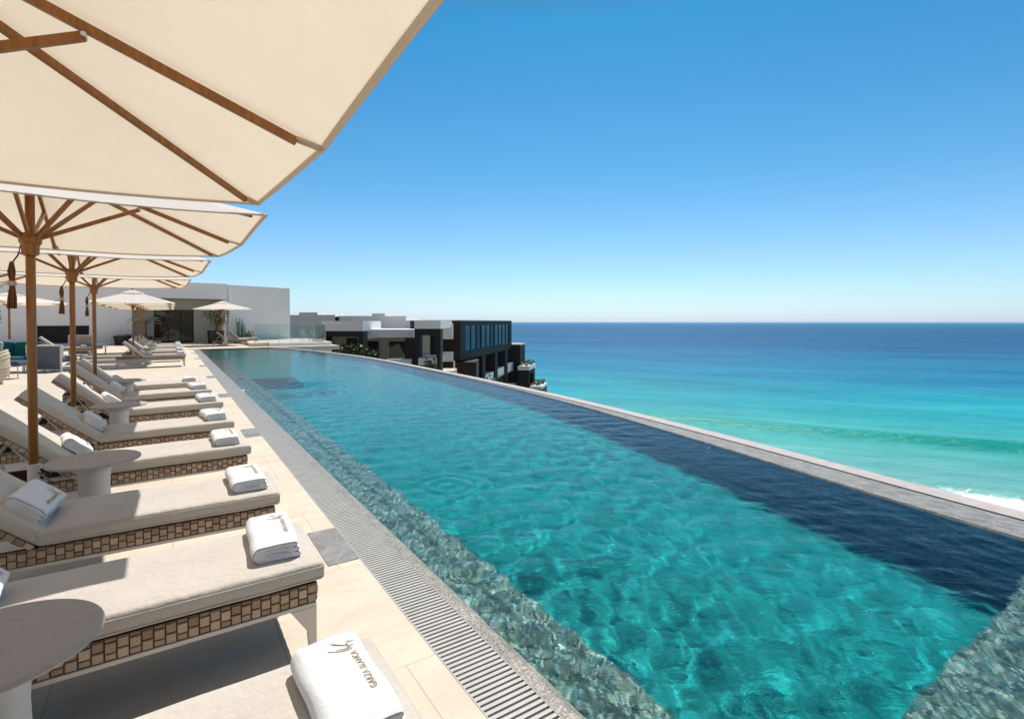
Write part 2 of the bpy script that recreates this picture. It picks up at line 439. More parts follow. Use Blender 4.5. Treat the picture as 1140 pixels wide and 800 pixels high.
def rounded_box(name, m, size, r, parent=None, seg=.03, puff=0, loc=None, rot=None, wob=0, seed=0, rz=None):
    """a soft-cornered block: a gridded box pulled onto a rounded hull, crowned and slightly uneven"""
    sx, sy, sz = [s / 2 for s in size]
    bm = bmesh.new()
    rz = rz or r
    def axis(h, rr):
        n = max(2, int(2 * (h - rr) / seg))
        core = [-(h - rr) + 2 * (h - rr) * i / n for i in range(n + 1)]
        edge = [h - rr * (1 - math.sin(a)) for a in (R(22), R(45), R(67), R(90))]
        return [-e for e in edge[::-1]] + core + edge
    X, Y, Z = axis(sx, r), axis(sy, r), axis(sz, min(rz, sz * .98))
    idx = {}
    rr = min(r, sx, sy)
    def P(x, y, z):
        k = (round(x, 5), round(y, 5), round(z, 5))
        if k in idx: return idx[k]
        cx = max(-(sx - r), min(sx - r, x)); cy = max(-(sy - r), min(sy - r, y)); q = min(rz, sz * .98); cz = max(-(sz - q), min(sz - q, z))
        d = Vector(((x - cx) / r, (y - cy) / r, (z - cz) / q))
        l = d.length
        if l > 1e-6:
            mx = max(abs(d.x), abs(d.y), abs(d.z)); d = d / l * mx if mx else d
        px, py, pz = cx + d.x * r, cy + d.y * r, cz + d.z * q
        if puff:
            f = (1 - (px / sx) ** 4) * (1 - (py / sy) ** 4)
            pz += puff * f * (1 if pz > 0 else -.3)
        if wob:
            pz += wob * (math.sin(px * 9 + seed) * math.cos(py * 11 + seed * 2) + .6 * math.sin(px * 21 + py * 17 + seed))
            py += wob * .8 * math.sin(px * 13 + seed * 3)
        idx[k] = bm.verts.new((px, py, pz)); return idx[k]
    def face(a, b, c, d):
        try: bm.faces.new((a, b, c, d))
        except ValueError: pass
    for (A, B, f) in ((X, Y, lambda a, b, s: P(a, b, s * sz)), (Y, Z, lambda a, b, s: P(s * sx, a, b)), (Z, X, lambda a, b, s: P(b, s * sy, a))):
        for s in (-1, 1):
            for i in range(len(A) - 1):
                for j in range(len(B) - 1):
                    q = [f(A[i], B[j], s), f(A[i + 1], B[j], s), f(A[i + 1], B[j + 1], s), f(A[i], B[j + 1], s)]
                    face(*(q if s > 0 else q[::-1]))
    me = bpy.data.meshes.new(name); bm.to_mesh(me); bm.free()
    me.materials.append(m); me.polygons.foreach_set("use_smooth", [True] * len(me.polygons)); me.update()
    o = bpy.data.objects.new(name, me); C.objects.link(o); o.parent = parent
    if loc: o.location = loc
    if rot: o.rotation_euler = rot
    return o

def interp(pts, y):
    if y <= pts[0][0]: return pts[0][1]
    for (a, b) in zip(pts, pts[1:]):
        if y <= b[0]:
            return a[1] + (b[1] - a[1]) * (y - a[0]) / (b[0] - a[0])
    return pts[-1][1]
OUT = [(-8, 4.9), (-3, 5.40), (0, 5.80), (1.2, 5.97), (2.33, 6.19), (3.64, 6.44), (4.76, 6.62), (7.25, 6.96), (9.2, 7.14), (13, 7.36), (17, 7.48), (20.5, 7.54), (24.3, 7.42), (29, 6.86), (33, 6.12), (36.4, 5.30)]
def outer(y):                                   # smoothed seaward edge of the pool
    return sum(interp(OUT, y + k) * w for k, w in ((-.9, .2), (-.45, .2), (0, .2), (.45, .2), (.9, .2)))
def inner(y): return outer(y) - interp([(-8, .75), (1.1, .69), (3, .65), (5, .56), (7, .46), (10, .36), (14, .32), (36, .32)], y)
YN, YF = -7.0, 35.3                            # pool ends
ys_curve = list(np.linspace(YN, YF, 170))

def sweep(name, profs, ys, m, smooth=False):
    """profs(y) -> list of (x, z) points; one sheet swept along y"""
    V = []; n = len(profs(ys[0]))
    for y in ys: V += [(x, y, z) for x, z in profs(y)]
    return struct(np_mesh(name, V, grid_faces(n, len(ys)), m, smooth=smooth))

# ------------------------------------------------------------------ the setting
WZ = -.03                                      # water level
mb = MB(); mb.box(-40, 1.05, -10, 52.0, -.25, 0); mb.box(1.05, 9.5, YF, 52, -.25, 0)
struct(mb.build("deck", M["limestone"]))
mb = MB()
for k in range(-1, 8):
    y0 = 3.445 + 4.49 * k; mb.box(.845, 1.048, y0, y0 + .62, -.02, .004)
struct(mb.build("deck_paving_inset", M["grey_marble"]))
# overflow channel with its slatted grille
mb = MB(); mb.box(1.052, 1.31, -9, YF - .002, -.2, -.075)
struct(mb.build("drain_channel", M["dark"]))
mb = MB()
y = -2.0
while y < YF - .05:
    mb.box(1.060, 1.303, y, y + .0185, -.035, -.004); y += .0315
mb.box(1.054, 1.0595, -2, YF - .05, -.05, -.002); mb.box(1.3035, 1.309, -2, YF - .05, -.05, -.002)
struct(mb.build("drain_grille", M["grille"]))
sweep("pool_curb", lambda y: [(1.311, -.2), (1.311, -.002), (1.37, -.008), (1.412, -.030), (1.424, -.06), (1.428, -.36)], ys_curve, M["pebble"])
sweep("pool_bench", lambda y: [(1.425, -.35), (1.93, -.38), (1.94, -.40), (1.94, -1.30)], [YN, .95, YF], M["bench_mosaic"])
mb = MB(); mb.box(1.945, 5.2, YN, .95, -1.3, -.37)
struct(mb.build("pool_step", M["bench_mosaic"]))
mb = MB(); mb.box(1.2, 8.2, YN - .3, YF + .3, -1.5, -1.28)
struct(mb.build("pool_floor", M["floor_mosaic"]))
sweep("pool_inner_wall", lambda y: [(inner(y), -1.30), (inner(y), -.07), (inner(y) + .008, -.05)], ys_curve, M["wall_mosaic"])
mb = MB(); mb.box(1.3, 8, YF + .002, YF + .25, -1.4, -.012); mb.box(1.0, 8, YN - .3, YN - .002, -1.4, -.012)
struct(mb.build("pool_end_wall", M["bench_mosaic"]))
sweep("pool_edge_wet_band", lambda y: [(inner(y) + .0082, -.05), (inner(y) + .03, -.018), (outer(y) - .275, -.004), (outer(y) - .272, -.05)], ys_curve, M["lip_wet"])
sweep("pool_edge_groove", lambda y: [(outer(y) - .273, -.05), (outer(y) - .239, -.05)], ys_curve, M["dark"])
sweep("pool_edge_coping", lambda y: [(outer(y) - .240, -.05), (outer(y) - .240, .0), (outer(y) - .01, .0), (outer(y), -.01), (outer(y) + .005, -.5)], ys_curve, M["lip_stone"])
sweep("pool_outer_wall", lambda y: [(outer(y) + .004, -.49), (outer(y) + .004, -25)], ys_curve, M["grey_wall"])

mb = MB()                                     # added steps, far left; their dark edging stands in for reflected lines
for k in range(4): mb.box(1.94 + .004 * k, 3.1, 15.0 + .45 * k, 15.0 + .45 * (k + 1) - .002, -1.28, -.45 - .2 * (3 - k))
struct(mb.build("added_steps", M["floor_mosaic"]))
mb = MB()
for k in range(4): mb.box(1.95, 3.105, 14.985 + .45 * k, 15.025 + .45 * k, -.4455 - .2 * (3 - k) - .02, -.4455 - .2 * (3 - k))
struct(mb.build("added_step_edging", M["wall_mosaic"]))
# water: real ripples in the mesh, finer near the camera
def wave_h(X, Y, n=96, lo=.045, hi=.62, amp=.0023, seed=3):
    r = np.random.default_rng(seed)
    H = np.zeros_like(X)
    WX = X + .05 * np.sin(Y * 2.1 + 1.0) + .03 * np.sin(X * 3.3 + Y * 4.1)
    WY = Y + .05 * np.sin(X * 2.7 + 2.0) + .03 * np.sin(Y * 3.9 - X * 3.1)
    for i in range(n):
        lam = lo * (hi / lo) ** r.random(); th = r.normal(.9, .95); k = 2 * PI / lam
        a = amp * lam ** 1.0 * r.uniform(.5, 1)
        H += a * np.sin(k * (WX * math.cos(th) + WY * math.sin(th)) + r.uniform(0, 7))
    return H
ny = 620; t = np.linspace(0, 1, ny); yv = -1.5 + (YF + 1.5) * (.28 * t + .72 * t ** 2.6)
nx = 190; s = np.linspace(0, 1, nx)
x1 = np.array([inner(y) + .10 for y in yv])
X = 1.36 + (x1[:, None] - 1.36) * s[None, :]; Y = np.repeat(yv[:, None], nx, 1)
fade = np.clip((X - 1.36) / .10, 0.15, 1) * np.clip((x1[:, None] - X) / .25, .1, 1)
amp_n = .75 + .35 * np.sin(X * 1.3 + 1) * np.cos(Y * .9)
chop = 1 + .8 * np.clip((2.15 - X) / .3, 0, 1) + .6 * np.clip((1.3 - Y) / .5, 0, 1)
Hh = wave_h(X, Y) * chop * fade * amp_n * np.clip(1.1 - Y / 26, .45, 1)
d = np.hypot(X - 3.05, Y - 14.0); Hh += .012 * np.exp(-(d / 1.1) ** 2) * np.sin(d * 22)
d = np.hypot(X - 1.98 - .3, Y - 4.6); Hh += .010 * np.exp(-(d / .35) ** 2) * np.sin(d * 40)
V = np.stack([X, Y, WZ + Hh], -1).reshape(-1, 3)
water = struct(np_mesh("pool_water", V, np.array(grid_faces(nx, ny)), M["water"]))
V = [(1.36, YN, WZ), (inner(YN) + .1, YN, WZ), (inner(-1.5) + .1, -1.5, WZ), (1.36, -1.5, WZ)]
struct(np_mesh("pool_water_near_end", V, [(0, 1, 2, 3)], M["water"]))

# the sea, finer towards the beach, with one swell about to break
dv = np.concatenate([np.linspace(40, 230, 230), np.geomspace(232, 60000, 90)])
tv = np.concatenate([-np.geomspace(60000, 420, 40), np.linspace(-400, 400, 260), np.geomspace(420, 60000, 40)])
D, T = np.meshgrid(dv, tv, indexing="ij")
Xs = SHX * D - SHY * T; Ys = SHY * D + SHX * T
cd = 142 + 5 * np.sin(T * .011 + .6) + 2 * np.sin(T * .037)
env = np.clip(.55 + .45 * np.sin(T * .012 + 2.2), .15, 1)
q = (D - cd)
prof = np.where(q < 0, np.exp(-(q / 3.6) ** 2), np.exp(-(q / 10) ** 2))
Hs = 1.5 * prof * env
Hs += .5 * np.exp(-((D - 108 - 3 * np.sin(T * .02)) / 3.0) ** 2)
for i in range(14):
    lam = rng.uniform(9, 60); th = rng.normal(0, .35); k = 2 * PI / lam
    Hs += .0028 * lam * np.sin(k * (D * math.cos(th) + T * math.sin(th)) + rng.uniform(0, 7)) * (D < 1200) * np.clip((D - 120) / 60, .15, 1)
V = np.stack([Xs, Ys, -25 + Hs], -1).reshape(-1, 3)
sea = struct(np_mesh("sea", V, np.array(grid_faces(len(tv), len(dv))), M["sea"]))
at = sea.data.attributes.new("crest", "FLOAT", "POINT")
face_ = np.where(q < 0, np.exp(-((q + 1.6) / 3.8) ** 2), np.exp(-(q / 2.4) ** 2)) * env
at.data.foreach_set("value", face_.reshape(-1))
mb = MB(); mb.add([(-8 - 600, 0 + 0 - 900, -24.6), (640 - 0, -900, -24.6), (88, 0, -25.25), (-470, 900, -25.25), (-1100, 900, -24.6)], [(0, 1, 2, 3, 4)])
struct(mb.build("beach", M["sand"]))

# ------------------------------------------------------------------ furniture
def weave_strip(mb, x0, x1, y, z0, rows, cell, h, normal, mtx=None, seed=0):
    """basket weave squares standing proud of the backing, normal = '+y','-y' or '+x'"""
    r = random.Random(seed)
    n = max(1, int(round((x1 - x0) / cell))); c = (x1 - x0) / n; T = rows * h
    for i in range(n):
        cuts = [0, T] if rows == 1 else ([0, .46 * T, .93 * T, T] if i % 2 else [0, .50 * T * .62, .80 * T, T])
        for j, (lo_, hi_) in enumerate(zip(cuts, cuts[1:])):
            a, b = x0 + i * c + .0012, x0 + (i + 1) * c - .0012
            p, q = z0 + lo_ + .0016, z0 + hi_ - .0016
            over = (i + j) % 2
            dep = .009 if over else .006
            sh = r.uniform(.62, 1.0) if over else r.uniform(.38, .8)
            if j == 2: sh *= .55
            g = min(.0025, (q - p) * .3)
            if normal == "-y": vs = [(a, y, p), (b, y, p), (b, y, q), (a, y, q)]; dn = Vector((0, -dep, 0)); ux = Vector((g, 0, 0)); uz = Vector((0, 0, g))
            elif normal == "+y": vs = [(b, y, p), (a, y, p), (a, y, q), (b, y, q)]; dn = Vector((0, dep, 0)); ux = Vector((-g, 0, 0)); uz = Vector((0, 0, g))
            else: vs = [(y, a, p), (y, b, p), (y, b, q), (y, a, q)]; dn = Vector((dep, 0, 0)); ux = Vector((0, g, 0)); uz = Vector((0, 0, g))
            vs = [Vector(v) for v in vs]
            t = [vs[0] + dn + ux + uz, vs[1] + dn - ux + uz, vs[2] + dn - ux - uz, vs[3] + dn + ux - uz]
            allv = vs + t
            if mtx: allv = [mtx @ v for v in allv]
            mb.add(allv, [(4, 5, 6, 7), (0, 1, 5, 4), (1, 2, 6, 5), (2, 3, 7, 6), (3, 0, 4, 7)], sh)

HG = Vector((-.235, 0, .365)); BA = R(41)      # hinge and tilt of the backrest, lounger space (foot at +x)
def back_mtx(a=BA): return Matrix.Translation(HG) @ Matrix.Rotation(a, 4, "Y")  # local -x runs up the backrest
def make_lounger():
    root = thing("sun_lounger", "x", "sun lounger")
    hw = .285
    mb = MB()
    mb.bar((-1.02, -hw, .262), (.965, -hw, .262), .03, .018); mb.bar((-1.02, hw, .262), (.965, hw, .262), .03, .018)
    mb.bar((.953, -hw + .016, .262), (.953, hw - .016, .262), .024, .018); mb.bar((-1.01, -hw + .016, .262), (-1.01, hw - .016, .262), .024, .018)
    mb.build("frame", M["metal_white"], root, bevel=.002)
    for sy in (-1, 1):
        m2 = MB()                                # foot leg: a flat plate that narrows downwards
        y0, y1 = sy * hw - .016, sy * hw + .016
        out = [(.965, .2525), (.965, 0), (.935, 0), (.925, .14), (.85, .2525)]
        vs = [(x, y0, z) for x, z in out] + [(x, y1, z) for x, z in out]; n = len(out)
        m2.add(vs, [tuple(range(n)), tuple(range(2 * n - 1, n - 1, -1))] + [((i + 1) % n, i, i + n, (i + 1) % n + n) for i in range(n)])
        m2.build("leg", M["metal_white"], root, bevel=.002)
        m2 = MB(); out = [(-1.02, .2525), (-.94, .2525), (-.99, .14), (-.99, 0), (-1.02, 0)]
        vs = [(x, y0, z) for x, z in out] + [(x, y1, z) for x, z in out]
        m2.add(vs, [tuple(range(n)), tuple(range(2 * n - 1, n - 1, -1))] + [((i + 1) % n, i, i + n, (i + 1) % n + n) for i in range(n)])
        m2.build("leg", M["metal_white"], root, bevel=.002)
    mb = MB(); mb.box(-1.02, .965, -.288, -.268, .272, .362); mb.box(-1.02, .965, .268, .288, .272, .362)
    mb.box(.945, .965, -.267, .267, .272, .362); mb.box(-1.02, -1.0, -.267, .267, .272, .362)
    mb.box(-.24, .944, -.267, .267, .335, .360)
    base = mb.build("base_panel", M["weave_dark"], root)
    mb = MB(); weave_strip(mb, -1.02, .965, -.2885, .273, 2, .040, .0445, "-y", seed=1)
    weave_strip(mb, -1.02, .965, .2885, .273, 2, .040, .0445, "+y", seed=2)
    weave_strip(mb, -.288, .288, .9655, .273, 2, .0445, .0445, "+x", seed=3)
    mb.build("weave", M["weave"], base, attr=True)
    rounded_box("seat_cushion", M["cushion"], (1.235, .60, .086), .022, root, seg=.05, puff=.010, loc=(.388, 0, .408), rz=.024, wob=.0012, seed=2)
    sc_ = [c for c in root.children if c.name.startswith("seat_cushion")][0]
    for zz in (.0245, -.026):
        mbp = MB(); pts = []; hx, hy, rr = .6178, .3003, .022
        for (cx, cy, a0) in ((hx - rr, hy - rr, 0), (-hx + rr, hy - rr, 90), (-hx + rr, -hy + rr, 180), (hx - rr, -hy + rr, 270)):
            for k in range(5): a = R(a0 + 22.5 * k); pts.append((cx + rr * math.cos(a), cy + rr * math.sin(a), zz + .0012 * math.sin(cx * 9 + k)))
        pts.append(pts[0]); mbp.tube(pts, .0032, 6, cap=False).build("piping", M["cushion"], sc_, smooth=True)
    B = back_mtx()
    mb = MB(); mb.box(-.79, 0, -.283, .283, -.022, .0, mtx=B)
    bp = mb.build("backrest_panel", M["weave_dark"], root)
    mb = MB()
    weave_strip(mb, -.79, 0, -.2835, -.024, 1, .05, .032, "-y", B, 4); weave_strip(mb, -.79, 0, .2835, -.024, 1, .05, .032, "+y", B, 5)
    r = random.Random(9)
    for i in range(15):
        for j in range(11):
            x0 = -.79 + i * .0525; y0 = -.28 + j * .051
            mb.box(x0 + .002, x0 + .050, y0 + .002, y0 + .049, -.030 if (i + j) % 2 else -.027, -.0215, r.uniform(.1, .9), mtx=B)
    mb.build("weave", M["weave"], bp, attr=True)
    o = rounded_box("backrest_cushion", M["cushion"], (.80, .585, .082), .026, root, seg=.05, puff=.010, rz=.028, wob=.0012, seed=5)
    o.matrix_local = B @ Matrix.Translation((-.39, 0, .045))
    mb = MB()
    tip = B @ Vector((-.52, 0, -.03))
    for sy in (-1, 1):
        mb.tube([(-.93, sy * .2, .27), (tip.x, sy * .2, tip.z)], .009, 8)
        mb.tube([(-.35, sy * .2, .27), (tip.x, sy * .2, tip.z)], .009, 8)
    mb.tube([(tip.x, -.2, tip.z), (tip.x, .2, tip.z)], .009, 8); mb.tube([(-.93, -.27, .27), (-.93, .27, .27)], .009, 8)
    mb.tube([(-.62, -.27, .27), (-.62, .27, .27)], .009, 8)
    mb.build("support_strut", M["metal_white"], root, smooth=True)
    return root

# towel: profile of two folded packs, run along y and wrapped round at the fold
def towel_profile():
    """x-z outline of folded terry: smooth fold at -x, layered ends at +x"""
    pts = []
    H_ = .082
    def arc(cx, cz, rx, rz_, a0, a1, n):
        for i in range(n + 1):
            a = R(a0 + (a1 - a0) * i / n); pts.append((cx + rx * math.cos(a), cz + rz_ * math.sin(a)))
    arc(-.075, H_ / 2, .034, H_ / 2, 265, 95, 12)
    for x in np.linspace(-.06, .085, 9): pts.append((x, H_ + .003 * math.sin((x + .06) * 20)))
    arc(.088, H_ - .011, .012, .011, 85, -80, 6)
    pts.append((.080, H_ - .0235)); pts.append((.082, H_ - .026))
    arc(.093, H_ - .038, .013, .011, 75, -80, 6)
    pts.append((.086, H_ - .0505)); pts.append((.088, H_ - .0535))
    arc(.097, .014, .013, .0135, 80, -85, 6)
    for x in np.linspace(.085, -.06, 7): pts.append((x, .0005))
    return pts
def make_towel_mesh():
    prof = towel_profile(); n = len(prof)
    cx = sum(p[0] for p in prof) / n
    ys = list(np.linspace(-.225, .225, 31)); V = []; F = []
    def ring(y, shrink, wob=1):
        for (x, z) in prof:
            zz = z * (1 - shrink * .10) ; xx = x * (1 - shrink * .05)
            zz += wob * (.0006 * math.sin(y * 31 + x * 40) + .0008 * math.sin(y * 17 + 1.3)) * (z / .08)
            xx += wob * .0018 * math.sin(y * 23 + z * 50)
            V.append((xx, y, max(zz, .0003 * (z > .01))))
    def sh(y):
        e = (abs(y) - .205) / .02
        return max(0, e) ** 2
    for y in ys: ring(y, sh(y))
    m = len(ys)
    for j in range(m - 1):
        for i in range(n): F.append((j * n + i, (j + 1) * n + i, (j + 1) * n + (i + 1) % n, j * n + (i + 1) % n))
    # end faces, dished inwards so that the folded layers read
    for j, sgn in ((0, -1), (m - 1, 1)):
        k0 = len(V)
        for f, dy in ((.90, .006), (.62, .004), (.35, -.004)):
            for i in range(n):
                x, y, z = V[j * n + i]
                V.append((x * f + .01 * (1 - f), y + sgn * dy, .040 + (z - .040) * f))
        rings = [[j * n + i for i in range(n)]] + [[k0 + q * n + i for i in range(n)] for q in range(3)]
        for a, b in zip(rings, rings[1:]):
            for i in range(n):
                f = (a[i], a[(i + 1) % n], b[(i + 1) % n], b[i]); F.append(f if sgn > 0 else f[::-1])
        F.append(tuple(rings[-1]) if sgn > 0 else tuple(rings[-1][::-1]))
    return V, F
def text_mesh(s, size, name):
    cu = bpy.data.curves.new(name, "FONT"); cu.body = s; cu.size = size; cu.extrude = .0006; cu.space_character = 1.12; cu.align_x = "LEFT"
    o = bpy.data.objects.new(name, cu); C.objects.link(o)
    dg = bpy.context.evaluated_depsgraph_get(); me = bpy.data.meshes.new_from_object(o.evaluated_get(dg))
    bpy.data.objects.remove(o); bpy.data.curves.remove(cu)
    return me
def make_towel_obj():
    root = thing("folded_towel", "x", "towel")
    V, F = make_towel_mesh()
    o = np_mesh("towel_pile", V, F, M["towel"], root)
    # creases of the fold on the short ends
    for sgn in (-1, 1):
        for (z, xa, xb) in ((.056, -.085, .080), (.028, -.088, .086)):
            MB().tube([(x, sgn * (.2275 + .0015 * math.cos(x * 30)), z + .003 * math.sin(x * 25 + z * 90)) for x in np.linspace(xa, xb, 12)], .0022, 6).build("fold_edge", M["towel"], o, smooth=True)
    me = text_mesh("GARZA BLANCA", .031, "lettering"); me.materials.clear(); me.materials.append(M["thread"])
    xs = [v.co.x for v in me.vertices]; w = max(xs) - min(xs); k = .195 / w
    for v in me.vertices: v.co.x *= k; v.co.y *= .92
    t = bpy.data.objects.new("lettering", me); C.objects.link(t); t.parent = root
    t.rotation_euler = (0, 0, PI / 2); t.location = (.066, -.105, .0862)
    mb = MB()                                     # the bird emblem: swoosh, wing and feather strokes
    def st(pts, r=.0016): r *= .62; mb.tube([(x, y, .0858 + .0006 * math.sin(y * 90)) for x, y in pts], r, 6, radii=[r * (.35 + .65 * math.sin(PI * (i + .5) / len(pts))) for i in range(len(pts))])
    st([(.062, .112), (.048, .108), (.034, .108), (.020, .113), (.006, .121), (-.012, .131)], .0030)
    st([(.060, .120), (.046, .116), (.030, .120), (.015, .127)], .0018)
    st([(.052, .118), (.054, .130), (.050, .142), (.058, .152), (.066, .156)], .0026)
    for q in range(5): st([(.050 - .004 * q, .130 + .003 * q), (.040 - .006 * q, .140 + .004 * q), (.030 - .006 * q, .145 + .007 * q)], .0017)
    st([(.058, .150), (.068, .146), (.078, .148)], .0018); st([(.046, .122), (.060, .128), (.070, .126)], .0018)
    mb.build("emblem", M["thread"], root, smooth=True)
    return root
def make_table():
    root = thing("side_table", "x", "side table")
    mb = MB(); mb.lathe([(.262, .578), (.276, .581), (.281, .587), (.281, .592), (.277, .598), (.266, .600)], 72)
    o = mb.build("tabletop", M["table_top"], root)
    mb = MB(); mb.lathe([(.150, 0), (.152, .01), (.135, .05), (.112, .16), (.096, .30), (.092, .40), (.098, .50), (.112, .5775)], 48)
    mb.build("pedestal", M["table_base"], root, smooth=True)
    return root

EZ_C, EZ_M, AP, HC = 2.285, 2.255, 2.745, 1.285
def ring_pts(hc=HC, zc=EZ_C, zm=EZ_M, f=1.028):
    m = hc * f
    return [(hc, -hc, zc), (m, 0, zm), (hc, hc, zc), (0, m, zm), (-hc, hc, zc), (-m, 0, zm), (-hc, -hc, zc), (0, -m, zm)]
def canopy_mesh(hc, zc, zm, ap, per=8, nr=10, sag=.016, t0=0.0):
    ring = ring_pts(hc, zc, zm); V = []; F = []; A = Vector((0, 0, ap))
    n = 8 * per
    for j in range(nr + 1):
        t = t0 + (1 - t0) * j / nr
        for i in range(8):
            a = Vector(ring[i]); b = Vector(ring[(i + 1) % 8])
            for k in range(per):
                s_ = k / per; e = a.lerp(b, s_); p = A.lerp(e, t)
                p.z -= sag * math.sin(PI * s_) * t ** 1.3
                # the edge pulls in a little between ribs
                e2 = 1 - .010 * math.sin(PI * s_) * t
                V.append((p.x * e2, p.y * e2, p.z))
    for j in range(nr):
        for i in range(n):
            F.append((j * n + i, (j + 1) * n + i, (j + 1) * n + (i + 1) % n, j * n + (i + 1) % n))
    return V, F, n, nr
def make_umbrella(detail=True):
    root = thing("parasol", "x", "parasol")
    mb = MB(); mb.tube([(0, 0, .05), (0, 0, 1.2), (0, 0, AP - .03)], .027, 20)
    mb.build("pole", M["wood"], root, smooth=True)
    mb = MB(); mb.lathe([(.25, 0), (.25, .03), (.235, .05), (.05, .055), (.034, .07), (.034, .60), (.031, .605)], 28)
    mb.build("base", M["metal_white"], root)
    mb = MB(); mb.tube([(.03, -.03, .54), (.075, -.08, .54)], .006, 8); mb.lathe([(.0, .52), (.018, .525), (.02, .54), (.018, .555), (.0, .56)], 12, c=(.085, -.09))
    mb.build("knob", M["black"], root)
    V, F, n, nr = canopy_mesh(HC, EZ_C, EZ_M, AP, t0=.10)
    can = np_mesh("canopy", V, F, M["canopy"], root)
    # hem: narrow band lapped 4 mm under the rim, and a thin rolled edge
    rim = V[-n:]; hv = []
    for (x, y, z) in rim: hv.append((x * 1.0015, y * 1.0015, z - .002))
    for (x, y, z) in rim: hv.append((x * .986, y * .986, z - .001))
    for i, (x, y, z) in enumerate(rim): hv.append((x * 1.002, y * 1.002, z - .010))
    hf = [(i, (i + 1) % n, 2 * n + (i + 1) % n, 2 * n + i) for i in range(n)] + [(n + i, n + (i + 1) % n, 2 * n + (i + 1) % n, 2 * n + i) for i in range(n)]
    np_mesh("hem", hv, hf, M["hem"], can)
    V2, F2, _, _ = canopy_mesh(.34, AP - .085, AP - .09, AP + .055, per=6, nr=5, sag=.006, t0=.06)
    np_mesh("vent", V2, F2, M["canopy"], can)
    mb = MB(); mb.lathe([(.02, AP - .04), (.03, AP + .05), (.04, AP + .062), (.02, AP + .075), (.018, AP + .10), (.028, AP + .115), (.02, AP + .14), (.004, AP + .15)], 14)
    mb.build("finial", M["wood"], root, smooth=True)
    mb = MB(); mb.lathe([(.034, 2.06), (.048, 2.07), (.050, 2.13), (.062, 2.15), (.066, 2.20), (.048, 2.215), (.034, 2.22)], 16)
    mb.build("hub", M["wood"], root)
    mb = MB(); mb.lathe([(.034, AP - .15), (.060, AP - .14), (.062, AP - .09), (.04, AP - .08)], 14)
    mb.build("top_hub", M["wood"], root)
    A = Vector((0, 0, AP))
    for i, p in enumerate(ring_pts()):
        e = Vector(p); dirv = (e - A)
        off = Vector((0, 0, -.030))
        t1 = .925 if i % 2 else .94
        a = A + dirv * .045 + off; b = A + dirv * t1 + off
        rb = MB().bar(a, b, .022, .030).build("rib", M["wood"], root, bevel=.003)
        mbp = MB(); c = A + dirv * (t1 - .003) + off; dd = A + dirv * .992 + Vector((0, 0, -.008))
        mbp.bar(c + Vector((0, 0, .008)), dd, .040, .010)
        mbp.build("pocket", M["strap"], rb)
        # strut from the hub to the middle of the rib
        j = A + dirv * (.47 if i % 2 else .27) + off * 1.9
        h = Vector((dirv.x, dirv.y, 0)).normalized() * .05 + Vector((0, 0, 2.185))
        h2 = h + Vector((0, 0, 0))
        MB().bar(h2, j, .020, .028).build("strut", M["wood"], root, bevel=.003)
        mbs = MB(); side = dirv.cross(Vector((0, 0, 1))).normalized()
        mbs.tube([j + side * -.018, j + side * .018], .008, 10); mbs.build("bolt", M["steel"], rb)
    # closing cord, bundled and tied, hanging beside the pole
    mb = MB()
    x0, y0 = -.09, -.03
    mb.tube([(-.045, -.01, 2.14), (-.06, -.02, 2.06), (x0, y0, 2.00)], .005, 6)
    for q in range(9):
        a = q * .7; rr = .009 + .004 * (q % 3)
        mb.tube([(x0 + rr * .4 * math.cos(a), y0 + rr * .4 * math.sin(a), 2.01), (x0 + rr * 1.2 * math.cos(a), y0 + rr * 1.2 * math.sin(a), 1.94),
                 (x0 + rr * .5 * math.cos(a + .4), y0 + rr * .5 * math.sin(a + .4), 1.86), (x0 + rr * 1.3 * math.cos(a + .2), y0 + rr * 1.3 * math.sin(a + .2), 1.76), (x0 + rr * 1.5 * math.cos(a), y0 + rr * 1.5 * math.sin(a), 1.69)], .0055, 6)
    cd = mb.build("cord", M["rope"], root, smooth=True)
    mb = MB(); mb.lathe([(.017, 1.845), (.022, 1.85), (.022, 1.872), (.017, 1.877)], 12, c=(x0, y0)); mb.tube([(x0, y0 - .02, 1.86), (x0 - .04, y0 - .03, 1.85), (x0 - .055, y0 - .03, 1.83)], .004, 6)
    mb.build("cord_tie", M["strap"], cd)
    return root

# ------------------------------------------------------------------ the poolside row
lounger0 = make_lounger(); towel0 = make_towel_obj(); table0 = make_table(); parasol0 = make_umbrella()
used = {}
def place(proto, loc, rz, label, group=None, rot=None, scale=None):
    first = proto.name not in used
    used[proto.name] = 1
    o = proto if first else copy_tree(proto)
    o.location = loc; o.rotation_euler = rot if rot else (0, 0, rz); o["label"] = label
    if group: o["group"] = group
    if scale: o.scale = scale
    return o
GL, GT, GB, GP = "sun loungers in the near row along the pool", "folded towels on the near loungers", "round side tables between the near loungers", "large wooden parasols over the near row"
near = [  # y centre, turn, dx, name of its place
    (1.545, .4, 0.0, "cream sun lounger cut off by the bottom of the photo, big towel in sun"),
    (2.825, .3, 0.0, "cream sun lounger with foot end and tapered leg in full view, beside grey stone inset"),
    (4.055, -1.0, .008, "cream sun lounger half in shade just in front of the nearest parasol pole"),
    (5.565, 3.0, 0.0, "cream sun lounger just behind the nearest parasol pole and its round side table"),
    (6.965, 3.5, -.012, "cream sun lounger with raised backrest in front of the middle parasol pole"),
    (8.66, 4.5, .0, "cream sun lounger partly hidden by the small round table at the middle parasol pole"),
    (10.28, 4.0, -.05, "cream sun lounger in front of the third and thinnest looking pole of the near row"),
    (11.75, 3.0, -.13, "cream sun lounger at the far end of the near row, its backrest side lit")]
